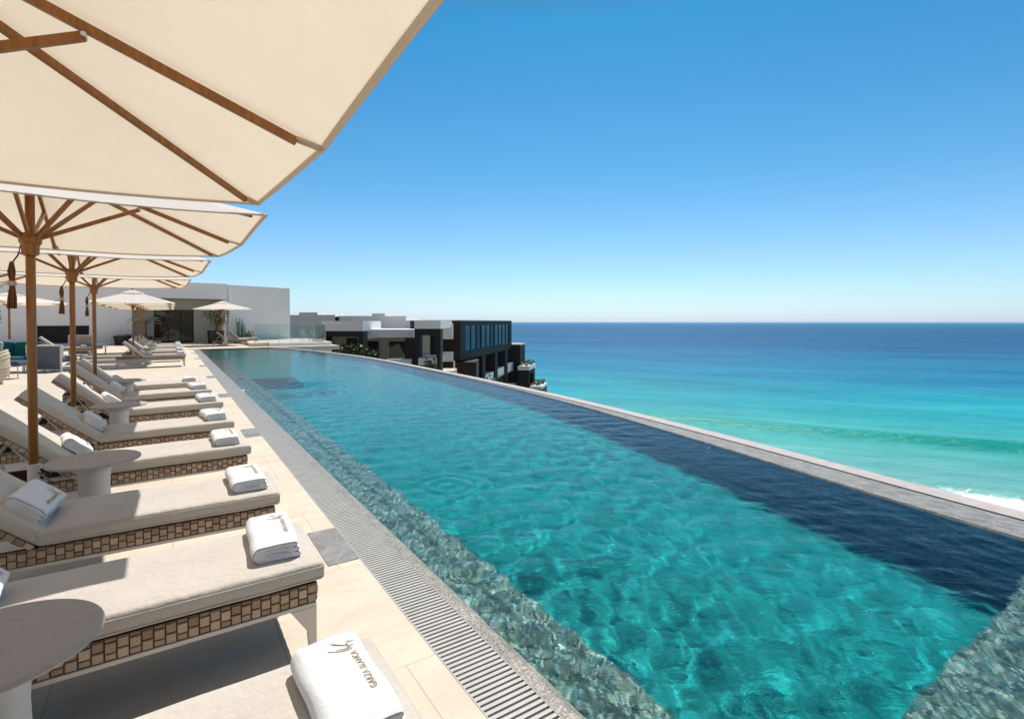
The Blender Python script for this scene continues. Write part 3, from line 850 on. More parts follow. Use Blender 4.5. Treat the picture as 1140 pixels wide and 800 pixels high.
tl = ["largest folded white towel, nearest the camera, with lettering and bird emblem", "folded white towel lying beside the grey stone inset on the foot end of a lounger", "folded white towel in sun on a seat end, third foot towel from the camera",
      "folded white towel in sun behind the nearest pole, fourth foot towel from camera", "folded white towel on a foot end level with the second round table, fifth foot towel", "folded white towel on a foot end, sixth from the camera",
      "small looking folded white towel on a foot end, seventh from the camera", "flattest looking folded white towel at the far end of the near row of foot towels"]
hl = [None, "folded white towel cut by the left edge of the photo, on a shaded seat", "folded white towel with dark lettering in shade against a backrest, just below the nearest pole", "folded white towel striped by a band of sun, behind the nearest round side table",
      "folded white towel in shade against the backrest in front of the middle pole", "folded white towel half hidden behind the second round side table", "rolled looking white towel at the backrest in front of the third pole", "folded white towel beyond the third round side table"]
for i, (y, a, dx, lb) in enumerate(near):
    place(lounger0, (-.4 + dx, y, 0), R(a), lb, GL)
    ca, sa = math.cos(R(a)), math.sin(R(a))
    def on(lx, ly): return (-.4 + dx + lx * ca - ly * sa, y + lx * sa + ly * ca)
    fx, fy = on(.825, [.0, .05, .03, .02, .05, .02, .04, .02][i])
    place(towel0, (fx, fy, .4585), R(a + [1.5, -3, 2, -2, 3, 0, 4, -3][i]), tl[i], GT, scale=[(1, 1, 1), (1, 1, 1), (1.02, .98, .96), (.98, 1, .94), (1, .97, 1), (1, 1, .93), (1.02, 1, .97), (1, .98, .9)][i])
    if hl[i]:
        hx, hy = on(-.295, [0, 0, -.045, .10, .0, .12, .02, .1][i])
        place(towel0, (hx, hy, .530), 0, hl[i], GT, rot=Euler((0, R(40), R(a + [0, 3, -5, 8, 4, 6, -4, 5][i])), "XYZ"), scale=(1, .82, 1))
for (x, y, lb) in ((-.475, 2.2, "round taupe side table cut off by the left edge, nearest the camera"), (-.475, 4.81, "round taupe side table on a white pedestal beside the nearest parasol pole"),
                   (-.53, 7.82, "round side table with sunlit top beside the middle parasol pole"), (-.64, 11.0, "round side table near the third pole of the near row, farthest of the four")):
    place(table0, (x, y, 0), 0, lb, GB)
for (x, y, rz, lb) in ((-.83, 2.00, 1.0, "huge parasol filling the top left corner, seen from below, its pole out of frame"), (-.81, 4.85, 2, "parasol on the nearest and thickest visible wooden pole"),
                   (-.957, 7.87, 2.5, "parasol on the middle of the three tall wooden poles, with a tied cord"), (-1.065, 11.05, 3, "parasol on the third wooden pole, farthest of the near row")):
    place(parasol0, (x, y, 0), R(rz), lb, GP)

# the far group by the end of the pool
GLF, GTF, GPF, GBF = "sun loungers in the far group along the pool", "folded towels on the far loungers", "parasols over the far group", "side tables in the far group"
for i, y in enumerate((22.15, 24.95, 26.3, 29.0, 30.4, 32.6)):
    place(lounger0, (-.55, y, 0), R(1), ["first lounger of the far group, seen side on with its legs and shadow clear", "second lounger of the far group behind the two nearest thin poles", "third lounger of the far group counted from the near side", "fourth lounger of the far group counted from the near side", "fifth lounger of the far group, almost hidden behind the others", "sixth and last lounger of the far group, nearest the villa"][i], GLF)
    place(towel0, (.30, y + .02, .4585), R(3 * (-1) ** i), "small white towel on the foot of far lounger, %s of its row" % ["first", "second", "third", "fourth", "fifth", "last"][i], GTF)
    place(towel0, (-.845, y + .02, .53), 0, "small white towel at the backrest of far lounger, %s of its row" % ["first", "second", "third", "fourth", "fifth", "last"][i], GTF, rot=Euler((0, R(40), 0), "XYZ"))
for i, y in enumerate((23.6, 27.6, 31.8)):
    place(table0, (-.7, y, 0), 0, "small round table between far loungers, %s one beyond the gap" % ["first", "second", "third"][i], GBF)
for i, y in enumerate((23.8, 27.0, 30.0, 33.2)):
    place(parasol0, (-1.17, y, 0), R(2), "white topped parasol of the far group, %s of four poles close together" % ["first", "second", "third", "fourth"][i], GPF)
# parasols and loungers left of the path
for i, (x, y, a, q) in enumerate(((-7.06, 37.1, 11.4, 1.75), (-8.3, 33.0, 14, 1.5))):
    place(parasol0, (x, y, 0), R(a), ["wide white parasol at the left edge above the teal sofa", "second white parasol, mostly cut off by the left edge"][i], "parasols over the seating at the left", scale=(q, q, 1.12))
for i, (x, y, a) in enumerate(((-5.6, 29.0, 4), (-6.6, 30.5, 0), (-4.1, 31.0, 6))):
    place(lounger0, (x, y, 0), R(a), ["lounger at the left edge behind the teal sofa", "lounger with white side edge behind the teal sofa, left of the black panel", "lounger with towel below the black panel"][i], "loungers behind the sofa")
    place(towel0, (x + .72, y, .4585), R(a), ["towel on lounger at left edge behind teal sofa", "towel on lounger left of the black panel", "rolled looking towel below the black panel"][i], "towels behind the sofa")
for o in list(bpy.data.objects):                 # only the near row has its closing cords hanging
    if o.name.startswith("parasol") and o.location.y > 20:
        for c in list(o.children):
            if c.name.startswith("cord"):
                for g_ in list(c.children): bpy.data.objects.remove(g_)
                bpy.data.objects.remove(c)
# lone parasol by the villa, turned corner to the camera
place(parasol0, (2.95, 40.3, 0), R(12), "white parasol standing alone by the far end of the pool, beside the potted tree", "parasol by the villa", scale=(1.13, 1.13, 1.08))
place(lounger0, (3.35, 39.2, 0), R(4), "lounger under the lone parasol beside the potted tree, its backrest raised", "loungers under the lone parasol")
place(lounger0, (4.25, 41.4, 0), R(6), "second lounger under the lone parasol, its foot end near the glass railing", "loungers under the lone parasol")
place(table0, (3.0, 38.4, 0), 0, "white round table beside lounger under the lone parasol")

# ------------------------------------------------------------------ lounge seating at the left
def cushion(name, m, size, loc, parent, rot=(0, 0, 0), puff=.02, r=None):
    return rounded_box(name, m, size, r or min(size) * .42, parent, seg=.06, puff=puff, loc=loc, rot=rot, wob=.003, seed=random.random() * 9)
sofa = thing("sofa", "teal sofa with a pale slatted frame behind the nearest parasol pole", "sofa", (-4.35, 22.55, 0), R(-33))
mb = MB()
for x in (-.85, .85):
    for y in (-.36, .36): mb.box(x - .025, x + .025, y - .025, y + .025, 0, .30)
mb.box(-.9, .9, -.4, .4, .30, .35); mb.box(-.9, .9, .36, .40, .3501, .80)
mb.build("frame", M["table_base"], sofa, bevel=.004)
for x in (-.44, .44):
    cushion("seat_cushion", M["teal"], (.86, .74, .13), (x, -.02, .42), sofa)
    cushion("back_cushion", M["teal"], (.86, .16, .48), (x, .27, .70), sofa, rot=(R(-8), 0, 0))
pc = thing("throw_cushion", "blue green patterned cushion leaning on the teal sofa at the left edge", "cushion", (-4.66, 22.5, .50), R(-33))
cushion("cover", M["pattern"], (.48, .15, .46), (0, 0, .23), pc, rot=(R(-14), 0, R(8)))
nc = thing("seat_pouf", "navy cushion stool beside the pale wicker chair at the left edge", "stool", (-3.72, 19.9, 0), R(-20))
cushion("pad", M["navy"], (.52, .5, .14), (0, 0, .42), nc)
mb = MB()
for x in (-.22, .22):
    for y in (-.2, .2): mb.tube([(x * 1.05, y * 1.05, 0), (x, y, .35)], .012, 8)
mb.box(-.24, .24, -.22, .22, .34, .36)
mb.build("frame", M["strap"], nc)
def armchair(label, loc, rz, m, w=.98, h=.80):
    r_ = thing("lounge_chair", label, "armchair", loc, rz)
    mb = MB()                                    # back towards the camera (-y): framed stretched panel
    hw = w / 2
    mb.box(-hw, -hw + .045, -.4, -.36, 0, h); mb.box(hw - .045, hw, -.4, -.36, 0, h); mb.box(-hw + .0455, hw - .0455, -.4, -.36, h - .04, h)
    mb.box(-hw + .0455, hw - .0455, -.4, -.36, .06, .09)
    for x in (-hw, hw - .045):
        mb.box(x, x + .045, .36, .40, 0, .55); mb.box(x, x + .045, -.359, .359, .51, .55)
    mb.build("frame", M["table_base"], r_, bevel=.004)
    mb = MB(); mb.box(-hw + .046, hw - .046, -.395, -.37, .095, h - .045)
    mb.build("back_panel", m, r_)
    cushion("seat_cushion", m, (w - .12, .66, .16), (0, 0, .38), r_); cushion("back_cushion", M["cushion"], (w - .14, .15, .42), (0, -.26, .64), r_)
    return r_
armchair("armchair with slate blue mesh back and pale frame, facing away between the first two poles", (-3.15, 22.1, 0), R(-33), M["slate"], 1.12, .86)
armchair("armchair with plain taupe back facing away between the second and third poles", (-3.3, 31.5, 0), R(-33), M["taupe_fabric"], 1.15, .98)
wk = thing("wicker_chair", "round pale woven wicker tub chair at the left edge", "armchair", (-3.98, 18.3, 0), R(20))
mb = MB(); prof = []
n = 56; vs = []; fs = []
zs = [(.30, .02), (.40, .10), (.47, .25), (.50, .42), (.49, .58), (.45, .70), (.41, .70), (.43, .58), (.44, .44), (.38, .42), (.0, .42)]
for rr, z in zs:
    for k in range(n):
        a = 2 * PI * k / n; lift = .18 * max(0, math.cos(a)) ** .6 if z > .5 else 0
        vs.append((rr * math.cos(a), rr * math.sin(a), z + lift))
for i in range(len(zs) - 1):
    for k in range(n): fs.append((i * n + k, i * n + (k + 1) % n, (i + 1) * n + (k + 1) % n, (i + 1) * n + k))
mb.add(vs, fs); shell = mb.build("shell", M["wicker"], wk, smooth=True)
mb = MB()
for j in range(9):
    rr, z = interp([(0, .31), (.1, .41), (.25, .475), (.42, .505), (.58, .495), (.70, .455)], .04 + j * .08), .04 + j * .08
    for q in (-1, 1):
        mb.tube([(((rr + .004 * math.sin(24 * a + q * 1.5))) * math.cos(a), (rr + .004 * math.sin(24 * a + q * 1.5)) * math.sin(a), z + q * .006 + (.18 * max(0, math.cos(a)) ** .6 if z > .5 else 0)) for a in np.linspace(0, 2 * PI, 60)], .008, 5, cap=False)
mb.build("woven_band", M["wicker"], shell, smooth=True)
cushion("seat_pad", M["cushion"], (.6, .6, .10), (0, 0, .47), wk)

# ------------------------------------------------------------------ planting
def leaf_cloud(name, m, blobs, nleaf, size, parent, seed=1, droop=0):
    r = random.Random(seed); mb = MB()
    for (cx, cy, cz, rx, ry, rz_) in blobs:
        for i in range(nleaf):
            while True:
                p = Vector((r.uniform(-1, 1), r.uniform(-1, 1), r.uniform(-1, 1)))
                if .25 < p.length < 1: break
            c = Vector((cx + p.x * rx, cy + p.y * ry, cz + p.z * rz_))
            a = Euler((r.uniform(-1, 1), r.uniform(-1, 1) + droop, r.uniform(0, 6.3))).to_matrix()
            s_ = size * r.uniform(.6, 1.3)
            q = [Vector((0, 0, 0)), Vector((s_ * .5, s_ * .22, s_ * .06)), Vector((s_, 0, -.1 * s_)), Vector((s_ * .5, -s_ * .22, s_ * .06))]
            mb.add([c + a @ v for v in q], [(0, 1, 2, 3)])
    return mb.build(name, m, parent)
def pot(name, parent, r0, r1, h, m=None):
    mb = MB(); mb.lathe([(r0, 0), (r1, h), (r1 - .03, h), (r1 - .04, h - .05), (.0, h - .05)], 24)
    return mb.build(name, m or M["black"], parent)
tr = thing("potted_tree", "leafy tree in a black pot under the lone parasol by the villa", "potted tree", (2.75, 43.3, 0))
pot("pot", tr, .48, .55, .95)
mb = MB(); mb.tube([(0, 0, .85), (.05, 0, 1.3), (-.03, .05, 1.7), (.05, 0, 2.2)], .04, 8, radii=[.05, .045, .035, .02])
for a in range(6): mb.tube([(0, 0, 1.3 + a * .12), (.3 * math.cos(a * 1.3), .3 * math.sin(a * 1.3), 1.7 + a * .12), (.62 * math.cos(a * 1.3), .6 * math.sin(a * 1.3), 1.95 + a * .11)], .012, 5)
mb.build("trunk", M["bark"], tr, smooth=True)
leaf_cloud("crown", M["leaf_autumn"], [(0, 0, 1.75, .45, .4, .45), (-.45, 0, 2.15, .5, .4, .35), (.4, .1, 2.25, .5, .4, .4), (-.1, -.2, 2.6, .5, .4, .3), (.35, -.3, 1.6, .3, .3, .3)], 150, .17, tr, 4)
pl = thing("potted_palm", "tall dark palm with drooping fronds behind the four thin poles", "potted palm", (-1.45, 43.6, 0))
pot("pot", pl, .35, .42, .6)
def fronds(name, m, parent, n, z0, length, w, seed, up=.9, leaflets=12):
    r = random.Random(seed); mb = MB()
    for i in range(n):
        a = i * 2.4 + r.uniform(-.2, .2); el = up * r.uniform(.5, 1.2); ln = length * r.uniform(.75, 1.1)
        d = Vector((math.cos(a), math.sin(a), 0)); prev = Vector((0, 0, z0)); spine = [prev]
        for k in range(1, leaflets + 1):
            t_ = k / leaflets; prev = prev + (d * math.cos(el - t_ * 1.9) + Vector((0, 0, math.sin(el - t_ * 1.9)))) * ln / leaflets; spine.append(prev)
        sd = d.cross(Vector((0, 0, 1)))
        for k in range(1, leaflets + 1):
            for s_ in (-1, 1):
                b = spine[k]; L_ = w * math.sin(PI * (.15 + .8 * k / leaflets))
                tip = b + sd * s_ * L_ + d * L_ * .5 - Vector((0, 0, L_ * .35))
                mb.add([b, b + d * .035, tip, b - d * .02], [(0, 1, 2, 3)])
        mb.tube(spine, .008, 4)
    return mb.build(name, m, parent)
mb = MB(); mb.tube([(0, 0, .5), (.03, 0, 1.1), (0, 0, 1.6)], .05, 8); mb.build("trunk", M["bark"], pl, smooth=True)
fronds("fronds", M["leaf"], pl, 17, 1.5, 1.3, .38, 3, 1.15)
ag = thing("potted_agave", "spiky dark green plant in a low black pot against the white wall", "potted plant", (-2.75, 44.0, 0))
pot("pot", ag, .42, .5, .62)
fronds("leaves", M["leaf"], ag, 13, .55, .85, .2, 8, 1.0, 9)
cac = thing("cactus_planter", "tall blue green cactus plants in a black planter at the glass railing", "planter", (4.35, 43.0, 0))
pot("pot", cac, .45, .5, .38)
mb = MB(); r = random.Random(3)
for i in range(6):
    a = i * 1.1; x, y = .22 * math.cos(a), .2 * math.sin(a); h = r.uniform(.9, 2.0)
    mb.tube([(x, y, .3), (x * 1.1, y, .3 + h * .5), (x * 1.3, y, .3 + h)], .07, 9, radii=[.06, .075, .045])
mb.build("stem", M["agave"], cac, smooth=True)
leaf_cloud("leaves", M["leaf_autumn"], [(.45, 0, .65, .35, .3, .25)], 120, .2, cac, 6)
vn = thing("climbing_plant", "leafy branches drooping from behind the white parasol at the left edge", "plant", (-7.6, 31.0, 0))
mb = MB(); mb.tube([(-.2, 0, 0), (-.2, 0, 1.6), (.1, 0, 2.3), (.9, 0, 2.35)], .09, 8, radii=[.13, .11, .08, .03]); mb.tube([(-.2, 0, 1.7), (-1.0, .1, 2.4)], .06, 6); mb.build("trunk", M["bark"], vn, smooth=True)
leaf_cloud("crown", M["leaf"], [(-.9, 0, 2.35, .8, .5, .35), (0, 0, 2.5, .7, .5, .3), (.75, 0, 2.2, .5, .4, .28), (1.15, 0, 1.9, .28, .3, .35), (-.3, 0, 1.7, .3, .3, .4)], 210, .2, vn, 9)

# ------------------------------------------------------------------ villa at the end of the pool
vl = thing("villa", "white flat roofed villa with deep porch and dark glass doors beyond the pool", "building", (0, 45, 0))
def vb(name, m, *b, parent=vl, bevel=0):
    mb = MB()
    for q in b: mb.box(*q)
    return mb.build(name, m, parent, bevel=bevel)
vb("coping", M["roof_white"], (-30, 3.62, -.03, .42, 4.451, 4.50))
fw = vb("wall", M["white_wall"], (-30, -7.35, 0, .4, 0, 4.45), (-4.62, -2.25, 0, .4, 0, 4.45), (-7.3495, -4.6205, .0, .4, 1.34, 4.45), (-7.3495, -4.6205, 0, .4, 0, .14), (-2.55, -2.2505, .4005, 2.199, 0, 3.3))
vb("fireplace_recess", M["interior"], (-7.3, -4.67, .30, .9, .16, 1.32), (-7.3495, -4.6205, .02, .06, .141, .165), (-7.3495, -4.6205, .02, .06, 1.315, 1.339))
vb("fascia", M["white_wall"], (-2.2495, 3.6, 0, .35, 3.33, 4.45), (-30, 3.6, .3505, 5, 4.2, 4.42))
vb("porch_ceiling", M["grey_wall"], (-2.2495, 3.56, .3505, 2.2, 3.28, 3.40))
vb("porch_wall", M["cream_wall"], (-2.56, -1.05, 2.2, 2.5, 0, 3.3), (1.5, 3.55, 2.2, 2.5, 0, 3.3), (-1.0495, 1.4995, 2.2, 2.5, 2.52, 3.3), (3.25, 3.55, .3505, 2.1995, 0, 3.3))
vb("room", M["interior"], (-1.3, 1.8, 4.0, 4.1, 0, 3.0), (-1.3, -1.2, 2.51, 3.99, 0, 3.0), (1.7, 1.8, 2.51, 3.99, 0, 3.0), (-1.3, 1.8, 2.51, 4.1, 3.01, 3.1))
dr = vb("door", M["clad"], (-1.045, -.98, 2.28, 2.36, 0, 2.515), (1.43, 1.495, 2.28, 2.36, 0, 2.515), (-.9795, 1.4295, 2.28, 2.36, 2.45, 2.515), (-.20, -.14, 2.29, 2.35, .04, 2.449), (.62, .68, 2.29, 2.35, .04, 2.449), (-.9795, 1.4295, 2.28, 2.36, 0, .039))
vb("pane", M["dark_glass"], (-.975, 1.425, 2.31, 2.325, .041, 2.448), parent=dr)
cu = vb("curtain", M["grey_wall"], *[(.70 + .06 * i, .74 + .06 * i, 2.42 + .02 * (i % 2), 2.45 + .02 * (i % 2), .05, 2.45) for i in range(9)], parent=dr)
# the long side wall, running back toward the sea
mb = MB(); A_ = Vector((3.61, -1.55, 0)); B_ = Vector((8.2, .45, 0)); dn = (B_ - A_).normalized(); nn = Vector((-dn.y, dn.x, 0)) * .35
vs = [A_, B_, B_ + nn, A_ + nn]; vs = vs + [v + Vector((0, 0, 4.34)) for v in vs]
mb.add(vs, [(0, 3, 2, 1), (4, 5, 6, 7), (0, 1, 5, 4), (1, 2, 6, 5), (2, 3, 7, 6), (3, 0, 4, 7)])
mb.build("side_wall", M["white_wall"], vl)
tc_ = thing("terrace", "low white walled terrace behind the glass railing at the pool's far corner", "terrace", (0, 0, 0))
mb = MB(); mb.box(5.35, 9.3, 36.6, 36.9, -1.2, .22); mb.box(9.0, 9.3, 36.9005, 45.0, -1.2, .22); mb.build("wall", M["roof_white"], tc_)
mb = MB(); mb.box(4.3, 9.0, 36.905, 46, -.02, .20); mb.build("paving", M["limestone"], tc_)
gr = thing("glass_railing", "frameless glass railing round the terrace beside the villa", "railing", (0, 0, 0))
mb = MB(); xs_ = np.linspace(4.6, 9.1, 7)
for a, b in zip(xs_, xs_[1:]): mb.box(a + .03, b - .03, 37.5, 37.515, .25, 1.40)
mb.box(9.095, 9.11, 37.55, 41, .25, 1.40); mb.build("pane", M["rail_glass"], gr)
mb = MB()
for x in xs_: mb.box(x - .012, x + .012, 37.49, 37.525, .20, 1.41)
mb.box(4.58, 9.12, 37.492, 37.523, 1.402, 1.425)
mb.build("post", M["steel"], gr)
for i, x in enumerate((7.9, 8.55)):
    c_ = thing("terrace_chair", "small white chair behind the glass railing, %s of two" % ("left" if i == 0 else "right"), "chair", (x, 38.6, .20), .4, "white chairs on the terrace")
    mb = MB(); mb.box(-.22, .22, -.2, .2, .42, .45); mb.build("seat", M["table_base"], c_)
    mb = MB(); mb.box(-.22, .22, .18, .21, .5, .85); mb.build("backrest", M["table_base"], c_)
    for sx in (-.2, .2):
        for sy in (-.18, .18): MB().tube([(sx, sy, 0), (sx, sy, .42 if sy < 0 else .86)], .014, 6).build("leg", M["table_base"], c_)

# ------------------------------------------------------------------ hotel wing on the slope below
YAW = math.atan(380 / 572)
wg = thing("hotel_wing", "long stepped hotel wing with white parapets and dark framed loggias beyond the pool edge", "building", (0, 0, 0), -YAW)
def wz(v, Z): return 1.6 + (358 - v) / 572 * Z
def wx(u, Z): return (u - 570) / 572 * Z
def wb(name, m, Z, dep, *rects, parent=wg):
    """boxes of the wing: lateral angle range, height range, at distance Z and dep deep"""
    o = None
    for k, (u0, u1, v0, v1) in enumerate(rects):
        o = MB().box(wx(u0, Z), wx(u1, Z), Z, Z + dep, wz(v1, Z), wz(v0, Z)).build(name, m, parent)
    return o
# nearer left parts
wb("parapet", M["roof_white"], 50, 7, (358, 403.7, 357.2, 368.4))
wb("parapet", M["roof_white"], 53, 7, (404, 461, 366.6, 375.6))
wb("parapet", M["roof_white"], 48, 9, (461.3, 490.5, 356.8, 365.8))
wb("parapet", M["roof_white"], 56, 7, (489, 503.5, 360.2, 377.4))
wb("roof_block", M["roof_white"], 62, 10, (333, 353.4, 347.6, 380), (353.5, 373, 350.3, 372), (373.1, 377, 352.5, 372), (377.1, 452, 351.6, 372), (414, 428.5, 348.8, 351.5), (452.1, 470, 356.8, 372), (489, 504, 357.4, 366))
wb("roof_block", M["white_wall"], 72, 8, (322, 352, 350.5, 392))
wb("chimney", M["clad"], 60, .5, (373.2, 376.2, 352.3, 357.2))
wb("frame", M["clad"], 50.01, 1.6, (358, 363.5, 368.5, 430), (399, 404, 368.5, 430), (363.6, 398.9, 368.5, 374.5))
wb("frame", M["clad"], 48.01, 1.6, (461.3, 467, 365.9, 450), (485.5, 490.5, 365.9, 450), (467.1, 485.4, 365.9, 373))
wb("loggia_wall", M["clad_brown"], 52, .4, (363.5, 368, 374.6, 430), (450.5, 461.2, 375.7, 450))
wb("loggia_wall", M["cream_wall"], 52.5, .4, (368.1, 385.5, 374.6, 430), (398, 399, 374.6, 430), (385.5, 398, 374.6, 376.6))
wb("loggia_wall", M["cream_wall"], 57, .4, (404, 450.4, 375.7, 440), (467, 478.5, 373.1, 440))
wb("loggia_wall", M["clad_brown"], 58, .6, (490.7, 503, 377.5, 391.5))
wb("loggia_wall", M["cream_wall"], 61, .5, (491, 505, 402.6, 430))
for (u0, u1, v0, v1, Z) in ((386.0, 397.5, 376.5, 395, 52.4), (407, 421, 379.5, 400, 56.9), (478.8, 485.2, 373.2, 396, 53)):
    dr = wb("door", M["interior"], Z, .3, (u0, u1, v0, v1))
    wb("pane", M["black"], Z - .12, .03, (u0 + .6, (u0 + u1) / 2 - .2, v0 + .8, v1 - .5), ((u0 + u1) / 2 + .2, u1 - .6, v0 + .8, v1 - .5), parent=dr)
wb("balcony_screen", M["rail_glass"], 53.5, .04, (432, 450, 382.8, 402), (467.5, 485, 392, 400))
wb("screen_backing", M["clad"], 55, .2, (433, 450.3, 380, 430))
wb("slab", M["roof_white"], 51, 5, (430, 456, 400, 408), (404.5, 429.9, 404, 412))
wb("slab", M["roof_white"], 47.9, 5, (465.5, 486, 398.5, 406.5))
wb("slab", M["roof_white"], 56, 5, (490.6, 503.5, 391.8, 402.4))
wb("lower_wall", M["cream_wall"], 49.5, 3, (488, 505, 413, 440), (440, 465, 416, 440))
wb("lower_wall", M["clad_brown"], 57, 5, (358, 530, 403, 470))
wb("drain_pipe", M["roof_white"], 54, .2, (504.6, 506.2, 402, 430))
# the black glazed gallery, turned 45 degrees to seaward
gal = thing("gallery_block", "black box shaped gallery with a row of tall blue windows standing on dark pillars", "building", (0, 0, 0), -YAW)
F0 = Vector((-5.7, 57, 0)); fa = Vector((.217, .976, 0)); fn = Vector((.976, -.217, 0))
FM = Matrix(((fa.x, fn.x, 0, F0.x), (fa.y, fn.y, 0, F0.y), (0, 0, 1, 0), (0, 0, 0, 1)))
def gb(name, m, *b, parent=gal):
    mb = MB()
    for (s0, s1, w0, w1, z0, z1) in b: mb.box(s0, s1, w0, w1, z0, z1, mtx=FM)
    o = mb.build(name, m, parent)
    o.data.flip_normals() if hasattr(o.data, "flip_normals") else None
    return o
gb("wall", M["clad"], (0, 26, -6, -5.6, -2.73, 1.72), (.0, 26, -5.599, 0, 1.15, 1.72), (0, 26, -5.599, 0, -2.73, -1.78), (.0, 1.8, -5.599, 0, -1.779, 1.149), (24.4, 26, -5.599, 0, -1.779, 1.149))
gb("end_wall", M["clad_brown"], (-.012, -.001, -6, 0, -2.73, 1.72))
gb("roof", M["roof_white"], (-.05, 26.05, -6.05, .05, 1.721, 1.80))
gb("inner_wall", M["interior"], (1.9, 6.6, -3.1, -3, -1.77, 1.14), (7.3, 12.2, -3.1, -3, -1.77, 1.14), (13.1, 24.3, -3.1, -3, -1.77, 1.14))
for i in range(10):
    s0 = 1.82 + i * 2.255
    w_ = gb("window", M["clad"], (s0, s0 + .16, -.20, -.06, -1.775, 1.145))
    gb("pane", M["blue_glass"] if i in (2, 5) else M["teal_pane"], (s0 + .165, s0 + 2.25, -.16, -.14, -1.775, 1.145), parent=w_)
    gb("curtain", M["grey_wall"], (s0 + .3, s0 + .62, -.9, -.85, -1.7, 1.1), parent=w_)
for s0, w1 in ((2.2, .0), (8.5, .1), (14.6, .2), (20.4, .3)):
    gb("pillar", M["clad"], (s0, s0 + 1.5, -4.5, w1, -12, -2.732))
gb("pillar", M["clad"], (26.4, 30.5, -3.0, 1.3, -14, -2.2))
gb("rear_wall", M["interior"], (0, 8, -6, -5.8, -12, -2.74), (11.0, 14.5, -6, -5.8, -12, -2.74), (17.5, 19.9, -6, -5.8, -12, -2.74))
gb("slab", M["roof_white"], (10.05, 14.55, -5.5, .0, -6.35, -5.3), (16.15, 20.35, -5.5, .1, -6.35, -5.1), (21.95, 26.35, -5.5, .2, -6.2, -4.9), (16.15, 20.35, -5.5, .6, -9.6, -8.6), (21.95, 26.35, -5.5, .7, -9.4, -8.2))
gb("slab", M["cream_wall"], (26.3, 30.6, -3.0, 1.4, -2.19, -1.98))
gb("terrace_block", M["clad"], (24.5, 30, 1.31, 3.1, -6.6, -6.0), (28.5, 30, 1.31, 3.1, -14, -6.61), (24.5, 25.2, 1.31, 3.1, -14, -6.61), (24.5, 30, 3.11, 5.1, -14, -8.9))
gb("parapet", M["roof_white"], (24.4, 30.1, 1.31, 3.2, -5.99, -5.35), (24.4, 30.1, 3.21, 5.2, -8.89, -8.45))
gb("planter_ledge", M["roof_white"], (24.4, 30.1, 3.5, 5.1, -9.6, -9.3))
def hedge(label, s0, s1, w0, w1, z, h, seed, n=160, local=True, name="hedge"):
    root = thing(name, label, "hedge", (0, 0, 0), -YAW, "green planting on the hotel wing's ledges")
    r = random.Random(seed); mb = MB()
    for i in range(n):
        p = Vector((r.uniform(s0, s1), r.uniform(w0, w1), z + h * r.random() * (.5 + .5 * math.sin(r.random() * 3))))
        c = FM @ p if local else p
        a = Euler((r.uniform(-1.2, 1.2), r.uniform(-1.2, 1.2), r.uniform(0, 6.3))).to_matrix(); s_ = r.uniform(.22, .55)
        mb.add([c + a @ Vector(v) * s_ for v in ((0, 0, 0), (.5, .3, .1), (1, 0, 0), (.5, -.3, .1))], [(0, 1, 2, 3)])
    mb.build("foliage", M["leaf"], root); return root
hedge("green plants on the white stepped terrace, upper of the two to seaward", 24.5, 30, 1.5, 3.1, -5.35, .5, 1)
hedge("green plants on the lowest terrace at the seaward end of the wing", 24.5, 30, 3.3, 5.0, -8.45, .55, 2)
hedge("bushes under the black gallery between the first pillars", 3, 9, 1.0, 2.6, -6.6, 1.5, 3, 240)
hedge("bushes lowest down beside the stepped terraces", 20, 27, 3.0, 6.0, -10.8, 1.6, 4, 260)
hedge("shrubs along the pool edge in front of the left dark framed loggia", wx(346, 47), wx(403, 47), 46.5, 48, wz(392.5, 47), .75, 5, 420, False)
hedge("low shrubs in front of the recessed loggia with dark glass doors", wx(402, 45), wx(418, 45), 44.5, 46, wz(400, 45), .95, 6, 170, False)
hedge("small tuft of green below the middle dark frame", wx(474, 46), wx(487, 46), 45.5, 46.5, wz(412, 46), .9, 7, 90, False)
# ground falling from the hotel to the beach
mb = MB(); g_ = []
nI, nJ = 60, 50
for j in range(nJ):
    for i in range(nI):
        x = -120 + 190 * i / (nI - 1); y = 20 + 220 * j / (nJ - 1)
        dd = .75 * x + .66 * y * .35
        t_ = max(0, min(1, (x - .02 * (y - 20) - 0) / 55)); z = -7.5 - 18.5 * (t_ * t_ * (3 - 2 * t_)) - 4 * max(0, min(1, (x + 10) / 14)) + .5 * math.sin(x * .6 + y * .31) * math.cos(y * .4)
        if x < -8: z = -8
        g_.append((x, y, z))
struct(np_mesh("hillside", g_, grid_faces(nI, nJ), M["hill"]))

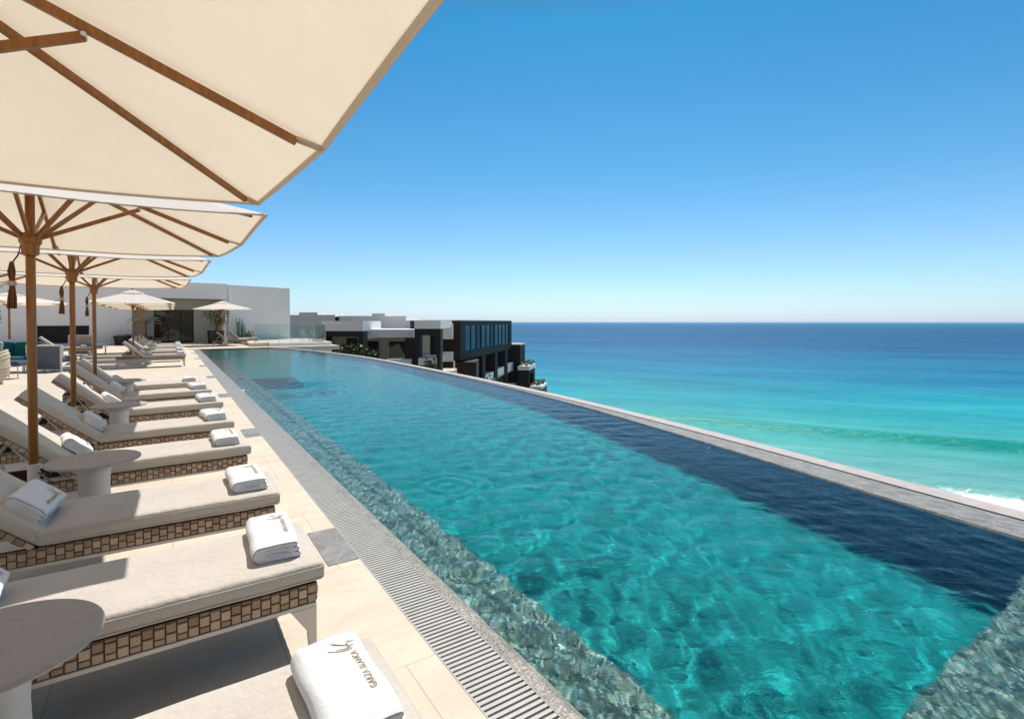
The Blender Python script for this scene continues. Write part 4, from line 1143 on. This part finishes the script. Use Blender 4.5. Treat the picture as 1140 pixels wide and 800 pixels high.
# ------------------------------------------------------------------ light, sky, camera
SUN = Vector((.385, .42, 1)).normalized()
ld = bpy.data.lights.new("sun", "SUN"); ld.energy = 5.0; ld.angle = R(.53); ld.color = (1, .955, .89)
lo = bpy.data.objects.new("sun", ld); C.objects.link(lo); lo.rotation_euler = SUN.to_track_quat("Z", "Y").to_euler()
ld.cycles.is_caustics_light = True
water.cycles.is_caustics_caster = True
for n_ in ("pool_floor", "pool_bench", "pool_step", "pool_curb", "pool_inner_wall", "pool_end_wall", "pool_edge_wet_band"):
    bpy.data.objects[n_].cycles.is_caustics_receiver = True
w = bpy.data.worlds.new("World"); sc.world = w; w.use_nodes = True; nt = w.node_tree
bg = nt.nodes["Background"]
sky = node(nt, "ShaderNodeTexSky", sky_type="NISHITA", sun_disc=False)
sky.sun_elevation = math.asin(SUN.z); sky.sun_rotation = math.atan2(SUN.x, SUN.y); sky.altitude = 10; sky.air_density = 1.0; sky.dust_density = .5; sky.ozone_density = 1.0
tcw = node(nt, "ShaderNodeTexCoord"); sxyz = node(nt, "ShaderNodeSeparateXYZ"); L(nt, tcw.outputs["Generated"], sxyz.inputs[0])
grade = ramp(nt, sxyz.outputs[2], [(0, (1.25, 1.66, 2.6)), (.035, (1.2, 1.58, 2.2)), (.12, (1.0, 1.46, 1.86)), (.25, (.62, 1.36, 1.68)), (.5, (.26, 1.20, 1.60)), (.64, (.50, .56, .50)), (1, (.64, .50, .37))])
dt = node(nt, "ShaderNodeVectorMath", operation="DOT_PRODUCT"); L(nt, tcw.outputs["Generated"], dt.inputs[0]); dt.inputs[1].default_value = (.62, .78, 0)
inland = node(nt, "ShaderNodeMapRange"); L(nt, dt.outputs["Value"], inland.inputs[0])
inland.inputs[1].default_value = .35; inland.inputs[2].default_value = -.15; inland.inputs[3].default_value = 0; inland.inputs[4].default_value = 1
grade = mix(nt, grade, (1.16, 1.12, 1.10), inland.outputs[0])       # unseen sky behind is tinted warmer, taking blue out of the shade
L(nt, mix(nt, sky.outputs[0], grade, 1, "MULTIPLY"), bg.inputs["Color"]); bg.inputs["Strength"].default_value = .074

cam = bpy.data.cameras.new("camera"); co = bpy.data.objects.new("camera", cam); C.objects.link(co)
cam.sensor_width = 36; cam.lens = 572 / 1140 * 36; cam.clip_end = 200000; cam.clip_start = .05
cam.shift_y = -(400 - 367) / 1140
co.location = (0, 0, 1.6); co.rotation_euler = (R(90 - .9), 0, -YAW)
sc.camera = co
sc.view_settings.view_transform = "Standard"; sc.view_settings.look = "None"; sc.view_settings.exposure = 0
sc.render.engine = "CYCLES"
sc.cycles.caustics_refractive = True; sc.cycles.caustics_reflective = False
sc.cycles.max_bounces = 10; sc.cycles.transmission_bounces = 8; sc.cycles.transparent_max_bounces = 12; sc.cycles.diffuse_bounces = 3
sc.cycles.sample_clamp_indirect = 6; sc.cycles.use_denoising = True
